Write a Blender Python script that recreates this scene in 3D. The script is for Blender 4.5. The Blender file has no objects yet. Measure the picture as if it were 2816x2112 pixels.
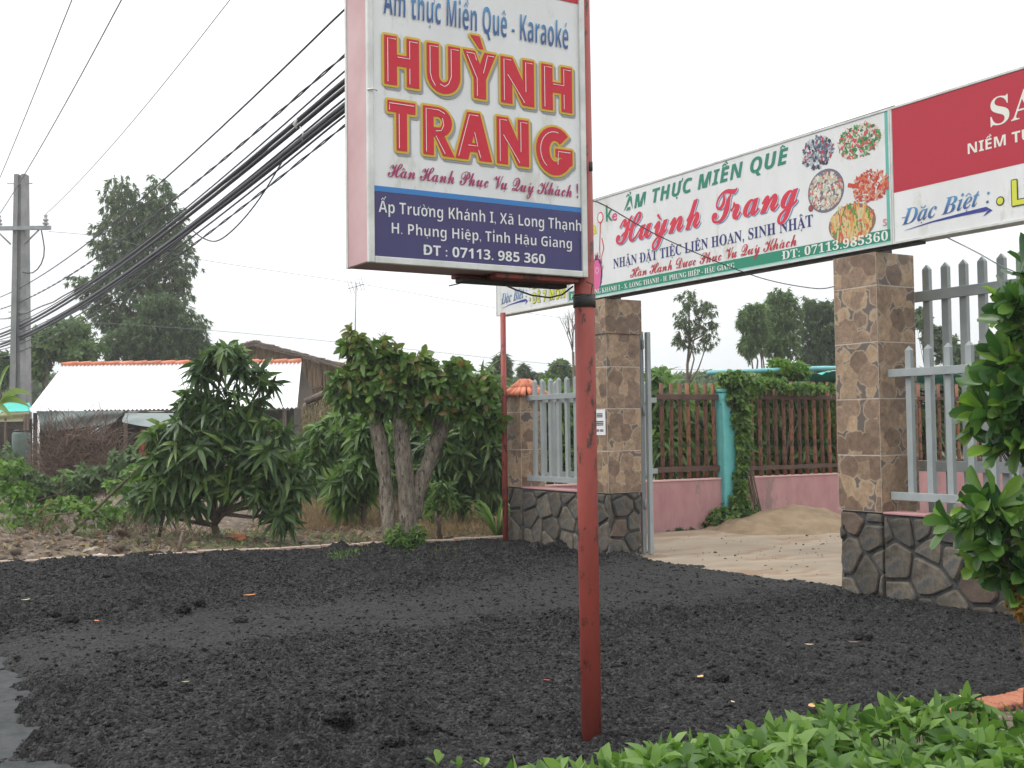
import bpy, bmesh, math, random, unicodedata
import numpy as np
from mathutils import Vector, Matrix

scene = bpy.context.scene
COL = scene.collection
PI = math.pi

# ------------------------------------------------------------------ camera, world, sun, exposure
FPX, PITCH, ROLL, YAW = 3140.5, .0402, -.0124, 1.0294
CAM = np.array([5.5322, -6.3272, 1.2281])
_fw = np.array([-math.sin(YAW), math.cos(YAW), 0.]); _rt = np.array([math.cos(YAW), math.sin(YAW), 0.]); _up = np.array([0, 0, 1.])
_F = _fw * math.cos(PITCH) + _up * math.sin(PITCH); _U0 = -_fw * math.sin(PITCH) + _up * math.cos(PITCH)
_R = _rt * math.cos(ROLL) + _U0 * math.sin(ROLL); _U = -_rt * math.sin(ROLL) + _U0 * math.cos(ROLL)
cam_data = bpy.data.cameras.new('camera'); cam = bpy.data.objects.new('camera', cam_data); COL.objects.link(cam)
M = Matrix.Identity(4)
for i in range(3):
    M[i][0] = _R[i]; M[i][1] = _U[i]; M[i][2] = -_F[i]; M[i][3] = CAM[i]
cam.matrix_world = M
cam_data.sensor_width = 36; cam_data.lens = FPX * 36 / 2816; cam_data.clip_end = 6000; cam_data.clip_start = .05
scene.camera = cam

SUN_EL, SUN_AZ = math.radians(52), math.radians(205)      # azimuth from +Y clockwise: the light comes from the road side
world = bpy.data.worlds.new('World'); scene.world = world; world.use_nodes = True
wn = world.node_tree.nodes; wl = world.node_tree.links
bg = wn['Background']
sky = wn.new('ShaderNodeTexSky'); sky.sky_type = 'NISHITA'; sky.sun_disc = False
sky.sun_elevation = SUN_EL; sky.sun_rotation = SUN_AZ; sky.dust_density = 4; sky.air_density = 1.5
tc = wn.new('ShaderNodeTexCoord'); sep = wn.new('ShaderNodeSeparateXYZ'); wl.new(tc.outputs['Generated'], sep.inputs[0])
ramp = wn.new('ShaderNodeValToRGB'); wl.new(sep.outputs['Z'], ramp.inputs[0])       # overcast: the zenith is brighter than the horizon
e = ramp.color_ramp.elements
e[0].position = 0.0; e[0].color = (.375, .387, .400, 1)
e[1].position = 1.0; e[1].color = (.84, .845, .85, 1)
x = e.new(.10); x.color = (.425, .433, .440, 1)
x = e.new(.30); x.color = (.50, .508, .515, 1)
nz = wn.new('ShaderNodeTexNoise'); nz.inputs['Scale'].default_value = 1.6; nz.inputs['Detail'].default_value = 3
wl.new(tc.outputs['Generated'], nz.inputs['Vector'])
mr = wn.new('ShaderNodeMapRange'); mr.inputs[1].default_value = .3; mr.inputs[2].default_value = .7; mr.inputs[3].default_value = .86; mr.inputs[4].default_value = 1.14
wl.new(nz.outputs['Fac'], mr.inputs[0])
mul = wn.new('ShaderNodeVectorMath'); mul.operation = 'SCALE'; wl.new(ramp.outputs[0], mul.inputs[0]); wl.new(mr.outputs[0], mul.inputs['Scale'])
gain = wn.new('ShaderNodeVectorMath'); gain.operation = 'SCALE'; gain.inputs['Scale'].default_value = 22.5; wl.new(mul.outputs[0], gain.inputs[0])
mixw = wn.new('ShaderNodeMix'); mixw.data_type = 'RGBA'; mixw.inputs[0].default_value = .88
wl.new(sky.outputs[0], mixw.inputs[6]); wl.new(gain.outputs[0], mixw.inputs[7]); wl.new(mixw.outputs[2], bg.inputs['Color'])
bg.inputs['Strength'].default_value = .12
sd = bpy.data.lights.new('sun', 'SUN'); sd.energy = 1.5; sd.angle = math.radians(22); sd.color = (1, .97, .92)
sun = bpy.data.objects.new('sun', sd); COL.objects.link(sun)
sdir = Vector((math.sin(SUN_AZ) * math.cos(SUN_EL), math.cos(SUN_AZ) * math.cos(SUN_EL), math.sin(SUN_EL)))
sun.rotation_euler = sdir.to_track_quat('Z', 'Y').to_euler(); sun.location = (0, -20, 30)
scene.view_settings.view_transform = 'Standard'; scene.view_settings.look = 'None'
scene.view_settings.exposure = .10; scene.view_settings.gamma = 1; scene.view_settings.use_curve_mapping = False
scene.cycles.max_bounces = 6; scene.cycles.transparent_max_bounces = 8

# ------------------------------------------------------------------ measuring helpers (photo measured at 2212 px width)
def ray(D):
    x, y = D[0] * 2816 / 2212, D[1] * 2816 / 2212
    return _F + _R * (x - 1408) / FPX - _U * (y - 1056) / FPX
def gz(D, z=0): d = ray(D); return CAM + d * (z - CAM[2]) / d[2]
def atx(D, x): d = ray(D); return CAM + d * (x - CAM[0]) / d[0]
def aty(D, y): d = ray(D); return CAM + d * (y - CAM[1]) / d[1]
def atd(D, Z): return CAM + ray(D) * Z
def px_m(Z): return 1.273 * Z / FPX            # metres per measured pixel at distance Z

# ------------------------------------------------------------------ objects
OFF = {}
def tag(o, label=None, cat=None, group=None, kind=None):
    if label: o['label'] = label
    if cat: o['category'] = cat
    if group: o['group'] = group
    if kind: o['kind'] = kind
    return o
def thing(name, label, cat, loc, group=None):
    o = bpy.data.objects.new(name, None); COL.objects.link(o); o.location = [float(v) for v in loc]
    o.empty_display_size = .1; OFF[o.name] = np.array(loc, float)
    return tag(o, label, cat, group)
def link(name, me, m, parent=None, origin=None):
    """me is in world coordinates; the object gets it relative to its thing's origin (or its own origin)"""
    if m is not None and not me.materials:
        for mm in (m if isinstance(m, (list, tuple)) else [m]): me.materials.append(mm)
    o = bpy.data.objects.new(name, me); COL.objects.link(o)
    if parent is not None:
        off = OFF[parent.name]; o.parent = parent; OFF[o.name] = off
    else:
        off = np.array(origin if origin is not None else (0, 0, 0), float); o.location = off.tolist(); OFF[o.name] = off
    if np.abs(off).sum() > 0: me.transform(Matrix.Translation([-float(v) for v in off]))
    return o
def piece(name, me, parent, Mw):
    """one more object on shared mesh data, placed by a world matrix"""
    o = bpy.data.objects.new(name, me); COL.objects.link(o); o.parent = parent
    o.matrix_basis = Matrix.Translation([-float(v) for v in OFF[parent.name]]) @ Mw
    return o
def np_mesh(name, V, faces_list, rnd=None, smooth=False):
    """faces_list: int arrays of shape (n,3) or (n,4)"""
    me = bpy.data.meshes.new(name); V = np.asarray(V, np.float32).reshape(-1, 3)
    me.vertices.add(len(V)); me.vertices.foreach_set('co', V.ravel())
    idx = np.concatenate([f.ravel() for f in faces_list]).astype(np.int32)
    tot = np.concatenate([np.full(len(f), f.shape[1], np.int32) for f in faces_list])
    st = np.concatenate([[0], np.cumsum(tot)[:-1]]).astype(np.int32)
    me.loops.add(len(idx)); me.loops.foreach_set('vertex_index', idx)
    me.polygons.add(len(tot)); me.polygons.foreach_set('loop_start', st); me.polygons.foreach_set('loop_total', tot)
    if smooth: me.polygons.foreach_set('use_smooth', np.ones(len(tot), bool))
    me.update(calc_edges=True)
    if rnd is not None:
        a = me.attributes.new('rnd', 'FLOAT', 'POINT'); a.data.foreach_set('value', np.asarray(rnd, np.float32))
    return me
class MB:
    def __init__(s): s.V = []; s.F = []; s.M = []
    def add(s, V, F, m=0):
        n = len(s.V); s.V += [tuple(map(float, v)) for v in V]
        for f in F: s.F.append(tuple(i + n for i in f)); s.M.append(m)
        return s
    def box(s, lo, hi, m=0, R=None, o=None):
        (a, b, c), (d, e2, f) = lo, hi
        V = [(a, b, c), (d, b, c), (d, e2, c), (a, e2, c), (a, b, f), (d, b, f), (d, e2, f), (a, e2, f)]
        if R is not None: V = [tuple(np.array(o) + R @ np.array(v)) for v in V]
        return s.add(V, [(0, 3, 2, 1), (4, 5, 6, 7), (0, 1, 5, 4), (1, 2, 6, 5), (2, 3, 7, 6), (3, 0, 4, 7)], m)
    def tube(s, pts, rad, n=8, m=0, cap=True, wob=0, rng=None):
        pts = [np.array(p, float) for p in pts]; k = len(pts)
        if not hasattr(rad, '__len__'): rad = [rad] * k
        rings = []; ref = None
        for i, p in enumerate(pts):
            t = pts[min(i + 1, k - 1)] - pts[max(i - 1, 0)]; t = t / (np.linalg.norm(t) + 1e-9)
            if ref is None:
                ref = np.cross(t, [0, 0, 1.]) if abs(t[2]) < .95 else np.cross(t, [1., 0, 0])
            a = ref - t * ref.dot(t); a /= np.linalg.norm(a) + 1e-9; ref = a; b = np.cross(t, a)
            r = []
            for j in range(n):
                q = 2 * PI * j / n; w = 1 + (rng.uniform(-wob, wob) if wob else 0)
                r.append(p + (a * math.cos(q) + b * math.sin(q)) * rad[i] * w)
            rings.append(r)
        V = [v for r in rings for v in r]
        F = [(i * n + j, i * n + (j + 1) % n, (i + 1) * n + (j + 1) % n, (i + 1) * n + j) for i in range(k - 1) for j in range(n)]
        if cap: F += [tuple(range(n))[::-1], tuple((k - 1) * n + j for j in range(n))]
        return s.add(V, F, m)
    def mesh(s, name, smooth=False, bevel=0):
        me = bpy.data.meshes.new(name); me.from_pydata(s.V, [], s.F)
        if len(set(s.M)) > 1: me.polygons.foreach_set('material_index', s.M)
        if bevel:
            bm = bmesh.new(); bm.from_mesh(me)
            bmesh.ops.bevel(bm, geom=bm.edges[:], offset=bevel, segments=1, affect='EDGES', profile=.5)
            bm.to_mesh(me); bm.free()
        if smooth:
            me.polygons.foreach_set('use_smooth', [True] * len(me.polygons))
        me.update(); return me

# ------------------------------------------------------------------ materials
def new_mat(name):
    m = bpy.data.materials.new(name); m.use_nodes = True; return m, m.node_tree.nodes, m.node_tree.links, m.node_tree.nodes['Principled BSDF']
def mat(name, c1, c2=None, scale=6, rough=.7, metal=0, bump=0, bscale=40, spec=.5, c3=None, c3amt=.6, c3scale=3, stretch=None, rand=0, detail=4):
    m, n, l, p = new_mat(name)
    p.inputs['Roughness'].default_value = rough; p.inputs['Metallic'].default_value = metal
    p.inputs['Specular IOR Level'].default_value = spec
    t = n.new('ShaderNodeTexCoord'); vec = t.outputs['Object']
    if stretch:
        mp = n.new('ShaderNodeMapping'); mp.inputs['Scale'].default_value = stretch; l.new(vec, mp.inputs[0]); vec = mp.outputs[0]
    col = None
    if c2 is not None:
        z = n.new('ShaderNodeTexNoise'); z.inputs['Scale'].default_value = scale; z.inputs['Detail'].default_value = detail; z.inputs['Roughness'].default_value = .65
        l.new(vec, z.inputs['Vector'])
        r = n.new('ShaderNodeValToRGB'); l.new(z.outputs['Fac'], r.inputs[0])
        r.color_ramp.elements[0].position = .35; r.color_ramp.elements[0].color = (*c1, 1)
        r.color_ramp.elements[1].position = .65; r.color_ramp.elements[1].color = (*c2, 1); col = r.outputs[0]
    if c3 is not None:
        z = n.new('ShaderNodeTexNoise'); z.inputs['Scale'].default_value = c3scale; z.inputs['Detail'].default_value = 6; z.inputs['Roughness'].default_value = .7
        l.new(vec, z.inputs['Vector'])
        r = n.new('ShaderNodeValToRGB'); r.color_ramp.elements[0].position = c3amt; r.color_ramp.elements[1].position = c3amt + .06
        l.new(z.outputs['Fac'], r.inputs[0])
        x = n.new('ShaderNodeMix'); x.data_type = 'RGBA'; l.new(r.outputs[0], x.inputs[0])
        if col: l.new(col, x.inputs[6])
        else: x.inputs[6].default_value = (*c1, 1)
        x.inputs[7].default_value = (*c3, 1); col = x.outputs[2]
    if rand:
        oi = n.new('ShaderNodeObjectInfo'); h = n.new('ShaderNodeHueSaturation'); q = n.new('ShaderNodeMapRange')
        q.inputs[3].default_value = 1 - rand; q.inputs[4].default_value = 1 + rand; l.new(oi.outputs['Random'], q.inputs[0]); l.new(q.outputs[0], h.inputs['Value'])
        if col: l.new(col, h.inputs['Color'])
        else: h.inputs['Color'].default_value = (*c1, 1)
        col = h.outputs[0]
    if col: l.new(col, p.inputs['Base Color'])
    else: p.inputs['Base Color'].default_value = (*c1, 1)
    if bump:
        z = n.new('ShaderNodeTexNoise'); z.inputs['Scale'].default_value = bscale; z.inputs['Detail'].default_value = 5; l.new(vec, z.inputs['Vector'])
        b = n.new('ShaderNodeBump'); b.inputs['Strength'].default_value = bump; b.inputs['Distance'].default_value = .01
        l.new(z.outputs['Fac'], b.inputs['Height']); l.new(b.outputs[0], p.inputs['Normal'])
    return m
def leaf_mat(name, cols, use_obj, rough=.45, trans=.3, spec=.4):
    m, n, l, p = new_mat(name)
    p.inputs['Roughness'].default_value = rough; p.inputs['Specular IOR Level'].default_value = spec
    if use_obj: s = n.new('ShaderNodeObjectInfo').outputs['Random']
    else: a = n.new('ShaderNodeAttribute'); a.attribute_name = 'rnd'; s = a.outputs['Fac']
    r = n.new('ShaderNodeValToRGB'); l.new(s, r.inputs[0])
    el = r.color_ramp.elements; k = len(cols)
    el[0].color = (*cols[0], 1); el[1].color = (*cols[-1], 1); el[1].position = 1
    for i in range(1, k - 1):
        q = el.new(i / (k - 1)); q.color = (*cols[i], 1)
    l.new(r.outputs[0], p.inputs['Base Color'])
    t = n.new('ShaderNodeBsdfTranslucent'); h = n.new('ShaderNodeHueSaturation'); h.inputs['Value'].default_value = 1.5; h.inputs['Saturation'].default_value = 1.1
    l.new(r.outputs[0], h.inputs['Color']); l.new(h.outputs[0], t.inputs[0])
    x = n.new('ShaderNodeMixShader'); x.inputs[0].default_value = trans; l.new(p.outputs[0], x.inputs[1]); l.new(t.outputs[0], x.inputs[2])
    l.new(x.outputs[0], n['Material Output'].inputs['Surface'])
    return m
_pm = {}
def ink(c, rough=.45):
    if c not in _pm: _pm[c] = mat('print_ink', c, rough=rough, spec=.35)
    return _pm[c]

RNG = random.Random(7)
NR = np.random.default_rng(11)

# ------------------------------------------------------------------ noise
def _hash(i, j, s):
    h = (i.astype(np.int64) * 374761393 + j.astype(np.int64) * 668265263 + s * 1442695041) & 0xffffffff
    h = ((h ^ (h >> 13)) * 1274126177) & 0xffffffff
    return ((h ^ (h >> 16)) & 0xffff) / 65535.
def vnoise(x, y, s=0):
    i = np.floor(x); j = np.floor(y); u = x - i; v = y - j; u = u * u * (3 - 2 * u); v = v * v * (3 - 2 * v)
    a = _hash(i, j, s); b = _hash(i + 1, j, s); c = _hash(i, j + 1, s); d = _hash(i + 1, j + 1, s)
    return (a * (1 - u) + b * u) * (1 - v) + (c * (1 - u) + d * u) * v
def fbm(x, y, o=4, s=0, g=.5):
    t = 0; a = 1; n = 0
    for k in range(o):
        t = t + a * vnoise(x * 2 ** k + 17.3 * k, y * 2 ** k - 9.1 * k, s + k); n += a; a *= g
    return t / n
def sstep(a, b, x): t = np.clip((x - a) / (b - a), 0, 1); return t * t * (3 - 2 * t)
def grid_mesh(name, xs, ys, zf, keep=None):
    X, Y = np.meshgrid(xs, ys, indexing='ij'); Z = zf(X, Y); nx, ny = X.shape
    V = np.stack([X, Y, Z], -1).reshape(-1, 3)
    a = (np.arange(nx - 1)[:, None] * ny + np.arange(ny - 1)[None, :]).ravel()
    Fq = np.stack([a, a + ny, a + ny + 1, a + 1], -1)
    if keep is not None: Fq = Fq[keep(X[:-1, :-1], Y[:-1, :-1]).ravel()]
    return np_mesh(name, V, [Fq], smooth=True)

# ------------------------------------------------------------------ GROUND
def crushed(name, lo, hi, scale=75, spec=.2):
    m, n, l, p = new_mat(name); p.inputs['Roughness'].default_value = .8; p.inputs['Specular IOR Level'].default_value = spec
    t = n.new('ShaderNodeTexCoord'); v = n.new('ShaderNodeTexVoronoi'); v.inputs['Scale'].default_value = scale; l.new(t.outputs['Object'], v.inputs['Vector'])
    z = n.new('ShaderNodeTexNoise'); z.inputs['Scale'].default_value = 7; z.inputs['Detail'].default_value = 6; z.inputs['Roughness'].default_value = .7; l.new(t.outputs['Object'], z.inputs['Vector'])
    s = n.new('ShaderNodeSeparateColor'); l.new(v.outputs['Color'], s.inputs[0]); pw = n.new('ShaderNodeMath'); pw.operation = 'POWER'; pw.inputs[1].default_value = 2.6; l.new(s.outputs[0], pw.inputs[0])
    r = n.new('ShaderNodeValToRGB'); l.new(pw.outputs[0], r.inputs[0]); r.color_ramp.elements[0].color = (*lo, 1); r.color_ramp.elements[1].color = (*hi, 1)
    r2 = n.new('ShaderNodeValToRGB'); l.new(z.outputs['Fac'], r2.inputs[0]); r2.color_ramp.elements[0].position = .3; r2.color_ramp.elements[0].color = (.6, .6, .62, 1); r2.color_ramp.elements[1].position = .7; r2.color_ramp.elements[1].color = (1.3, 1.28, 1.24, 1)
    x = n.new('ShaderNodeMix'); x.data_type = 'RGBA'; x.blend_type = 'MULTIPLY'; x.inputs[0].default_value = 1; l.new(r.outputs[0], x.inputs[6]); l.new(r2.outputs[0], x.inputs[7]); l.new(x.outputs[2], p.inputs['Base Color'])
    b = n.new('ShaderNodeBump'); b.inputs['Strength'].default_value = 1; b.inputs['Distance'].default_value = .012; b.invert = True; l.new(v.outputs['Distance'], b.inputs['Height'])
    b2 = n.new('ShaderNodeBump'); b2.inputs['Strength'].default_value = .8; b2.inputs['Distance'].default_value = .01; z3 = n.new('ShaderNodeTexNoise'); z3.inputs['Scale'].default_value = 160; l.new(t.outputs['Object'], z3.inputs['Vector']); l.new(z3.outputs['Fac'], b2.inputs['Height']); l.new(b.outputs[0], b2.inputs['Normal']); l.new(b2.outputs[0], p.inputs['Normal'])
    return m
m_asph = crushed('crumbled_asphalt', (.011, .011, .0115), (.062, .061, .062))
m_road = mat('old_road_surface', (.046, .050, .052), (.074, .078, .080), scale=14, rough=.95, bump=.35, bscale=160, spec=.1)
m_soil = mat('dry_soil', (.075, .055, .040), (.165, .125, .09), scale=6, rough=.95, bump=1, bscale=35, c3=(.24, .20, .155), c3amt=.56, c3scale=14)
m_far = mat('far_ground', (.06, .07, .035), (.10, .10, .05), scale=.3, rough=1)
m_conc = mat('dusty_concrete', (.205, .16, .112), (.30, .245, .18), scale=1.6, rough=.9, bump=.25, bscale=30, c3=(.215, .145, .09), c3amt=.53, c3scale=1.5, stretch=(1, .45, 1))

def kerb_x(y): return -5.36 - .168 * (.25 - y)
def smooth_mask(x, y):
    c = np.where(y < -3, -1.45, -1.45 - .05 * (y + 3)); w = np.where(y < -2.8, .75, .75 + .28 * (y + 2.8))
    jit = (fbm(x * 2, y * 2, 3, 5) - .5) * .5
    a = 1 - sstep(w * .45, w * 1.3, np.abs(x - c) + jit * 1.3)
    b = sstep(-.6, .6, x + jit) * sstep(-3.6, -1.8, y + jit) * .5
    return np.maximum(a, b)
def lot_z(x, y):
    sm = smooth_mask(x, y); r = (1 - .80 * sm) * (.40 + .75 * sstep(.40, .62, fbm(x * .8 + 3, y * 1.3, 3, 55)))
    big = (fbm(x * 1.1, y * 1.1, 3, 1) - .5) * .10
    rid = np.clip(fbm(x * 5, y * 5, 3, 3) - .5, 0, 1) * .24
    cl = np.clip(fbm(x * 15, y * 15, 3, 8, .6) - .47, 0, 1) * .09
    fine = (fbm(x * 36, y * 36, 3, 21, .7) - .5) * .046
    z = .035 + big * .5 + (rid * .85 + cl * .8) * r + fine * (.28 + .72 * r) - .012 * sm
    n = fbm(x * 4, y * 4, 5, 31, .65) - .5
    z -= .115 * (1 - sstep(-5.72, -5.30, y + n * .5))                    # crumbs run out over the old road
    z -= .12 * (1 - sstep(-.12, .02, x - kerb_x(y)))
    z -= .10 * sstep(.14, .42, y - .22 * sstep(-3.2, -1.0, x) * 0 + n * .2)
    z -= .09 * sstep(2.20, 2.30, x)
    z -= .05 * np.exp(-(((x - -5.1) / .55) ** 2 + ((y + 1.15) / .5) ** 2))
    return z
lot = grid_mesh('asphalt_ground', np.arange(-6.5, 2.32, .0125), np.arange(-6.1, .45, .0125), lot_z)
co = np.empty(len(lot.vertices) * 3, np.float32); lot.vertices.foreach_get('co', co); co = co.reshape(-1, 3)
at_ = lot.attributes.new('track', 'FLOAT', 'POINT'); at_.data.foreach_set('value', smooth_mask(co[:, 0].astype(float), co[:, 1].astype(float)).astype(np.float32))
n, l = m_asph.node_tree.nodes, m_asph.node_tree.links; p = n['Principled BSDF']; src = p.inputs['Base Color'].links[0].from_socket
ta = n.new('ShaderNodeAttribute'); ta.attribute_name = 'track'; tm = n.new('ShaderNodeMath'); tm.operation = 'MULTIPLY'; tm.inputs[1].default_value = .42; l.new(ta.outputs['Fac'], tm.inputs[0])
tx_ = n.new('ShaderNodeMix'); tx_.data_type = 'RGBA'; l.new(tm.outputs[0], tx_.inputs[0]); l.new(src, tx_.inputs[6]); tx_.inputs[7].default_value = (.047, .046, .045, 1); l.new(tx_.outputs[2], p.inputs['Base Color'])
tag(link('crumbled_asphalt_ground', lot, m_asph), kind='structure')
# loose crumbs
def ico(sub=0):
    bm = bmesh.new(); bmesh.ops.create_icosphere(bm, subdivisions=sub + 1, radius=1)
    V = np.array([v.co[:] for v in bm.verts]); F = np.array([[v.index for v in f.verts] for f in bm.faces]); bm.free(); return V, F
IV, IF = ico(0)
def rocks(n, xf, zf, s0, s1, flat=.65):
    P = xf(n); n = len(P)
    s = s0 * (s1 / s0) ** (NR.random(n) ** 3.2)
    V = IV[None] * (1 + NR.uniform(-.32, .32, (n, len(IV), 1)))
    V = V * np.stack([s, s * NR.uniform(.6, 1, n), s * flat * NR.uniform(.6, 1.1, n)], -1)[:, None, :]
    a = NR.uniform(0, 6.28, n); c, q = np.cos(a), np.sin(a)
    V = np.stack([V[..., 0] * c[:, None] - V[..., 1] * q[:, None], V[..., 0] * q[:, None] + V[..., 1] * c[:, None], V[..., 2]], -1)
    z = zf(P[:, 0], P[:, 1]); V += np.stack([P[:, 0], P[:, 1], z + s * .12], -1)[:, None, :]
    F = (IF[None] + (np.arange(n) * len(IV))[:, None, None]).reshape(-1, 3)
    return V.reshape(-1, 3), F
def lot_pts(n):
    t = NR.random(n) ** .8
    X = 2.25 - 8.4 * t; Y = NR.uniform(-5.95, .25, n)
    ok = (X > kerb_x(Y) + .05) & (NR.random(n) < .25 + .75 * (1 - smooth_mask(X, Y)))
    return np.stack([X, Y], -1)[ok]
V, F = rocks(95000, lot_pts, lot_z, .004, .019)
m_crumb = crushed('asphalt_crumb', (.010, .010, .010), (.055, .054, .055), 110)
tag(link('asphalt_crumbs', np_mesh('asphalt_crumbs', V, [F]), m_crumb), 'loose black asphalt crumbs scattered over the forecourt', 'gravel', kind='stuff')
# old road
road = grid_mesh('road', np.arange(-60, 40.1, 2.0), np.array([-14., -12, -10, -8, -6.9, -6.3, -5.9, -5.5, -5.0, -4.9]), lambda x, y: -.028 + 0 * x)
tag(link('road', road, m_road), kind='structure')
# soil beyond the kerb
def soil_z(x, y):
    z = -.03 + (fbm(x * .9, y * .9, 4, 41) - .5) * .22 + (fbm(x * 6, y * 6, 3, 44) - .5) * .11 + (fbm(x * 15, y * 15, 2, 45) - .5) * .06
    z += .22 * np.exp(-(((x + 7.6) / .8) ** 2 + ((y + 4.9) / 1.3) ** 2))            # the little earth bank by the road
    z -= .08 * sstep(.0, .7, x - (kerb_x(y) - .35)) * 1.
    return z
soil = grid_mesh('soil', np.concatenate([np.arange(-30, -11, .2), np.arange(-11, -5.0, .035)]), np.arange(-9, 10, .06), soil_z,
                 keep=lambda x, y: (x < kerb_x(y) + .0 * y) & ((x < -5.28)))
tag(link('soil_ground', soil, m_soil), kind='structure')
tag(link('ground', grid_mesh('ground', np.linspace(-280, 280, 30), np.linspace(-280, 280, 30), lambda x, y: -.32 + 0 * x), m_far), kind='structure')
# yard behind the gate, strip slabs
yd = grid_mesh('yard', np.arange(-5.0, 6, .1), np.arange(.12, 9.0, .1), lambda x, y: .018 + (fbm(x, y, 3, 61) - .5) * .03)
tag(link('concrete_yard_floor', yd, m_conc), kind='structure')
bed = grid_mesh('bed', np.arange(2.42, 9, .06), np.arange(-5.6, -.0, .06), lambda x, y: -.0 + (fbm(x * 3, y * 3, 3, 71) - .5) * .08)
tag(link('planting_bed_soil', bed, m_soil), kind='structure')

# kerbs
m_kerb = mat('kerb_mortar', (.30, .23, .18), (.42, .33, .27), scale=9, rough=.9, bump=.5, bscale=50, c3=(.36, .17, .11), c3amt=.55, c3scale=2)
m_brick = mat('orange_brick', (.36, .13, .07), (.50, .20, .115), scale=10, rough=.9, bump=.8, bscale=60, c3=(.06, .055, .05), c3amt=.54, c3scale=22, rand=.12)
mb = MB().box((-.03, -.095, -.06), (.05, .1025, .064)); bk = mb.mesh('brick', bevel=.006); bk.materials.append(m_kerb)
k1 = thing('low_kerb', 'low pale orange brick kerb between black asphalt and dry soil', 'kerb', (kerb_x(-2.5), -2.5, 0))
k1['kind'] = 'structure'; del k1['category']
i = 0; y = -5.7
while y < .2:
    a = math.atan(.168) + RNG.uniform(-.03, .03)
    piece('brick', bk, k1, Matrix.Translation((kerb_x(y) - .0, y, RNG.uniform(-.012, .006))) @ Matrix.Rotation(-a, 4, 'Z')); y += .205; i += 1
k2 = thing('bed_kerb', 'orange brick kerb edging the leafy bed beside the asphalt', 'kerb', (2.32, -2.5, 0))
k2['kind'] = 'structure'; del k2['category']
mb = MB().box((-.075, -.045, -.08), (.075, .0475, .045)); bk2 = mb.mesh('brick', bevel=.006); bk2.materials.append(m_brick)
y = -4.9
while y < -.1:
    piece('brick', bk2, k2, Matrix.Translation((2.34 + RNG.uniform(-.003, .003), y, RNG.uniform(-.01, .008))) @ Matrix.Rotation(RNG.uniform(-.02, .02), 4, 'Z')); y += .097

# ------------------------------------------------------------------ GATE WALLS
def clip_poly(P, n, c):
    out = []
    for i in range(len(P)):
        a, b = P[i], P[(i + 1) % len(P)]; da, db = a @ n - c, b @ n - c
        if da <= 0: out.append(a)
        if (da < 0 < db) or (db < 0 < da): out.append(a + (b - a) * da / (da - db))
    return out
def inset(P, d):
    Q = P
    k = len(P); c = sum(P) / k
    for i in range(k):
        a, b = P[i], P[(i + 1) % k]; e2 = b - a; L = np.linalg.norm(e2)
        if L < 1e-6: continue
        nn = np.array([e2[1], -e2[0]]) / L
        if nn @ (c - a) > 0: nn = -nn
        Q = clip_poly(Q, nn, nn @ a - d)
        if len(Q) < 3: return None
    return Q
def chaikin(P, t=.2):
    o = []
    for i in range(len(P)):
        a, b = P[i], P[(i + 1) % len(P)]; o += [a + (b - a) * t, a + (b - a) * (1 - t)]
    return o
m_stone = mat('rubble_stone', (.045, .040, .033), (.155, .13, .10), scale=7, rough=.75, bump=.9, bscale=18, spec=.4, c3=(.065, .068, .068), c3amt=.53, c3scale=5, rand=.35)
m_stone2 = mat('brown_stone', (.085, .06, .045), (.14, .10, .075), scale=6, rough=.75, bump=.9, bscale=18, spec=.4, rand=.3)
m_grout = mat('dark_mortar', (.035, .036, .038), (.07, .07, .068), scale=20, rough=.9, bump=.5, bscale=60)
m_pink = mat('pink_render', (.38, .19, .195), (.47, .26, .255), scale=3.5, rough=.9, bump=.2, bscale=50, c3=(.29, .19, .175), c3amt=.57, c3scale=3, stretch=(1, 1, .5))
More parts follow.
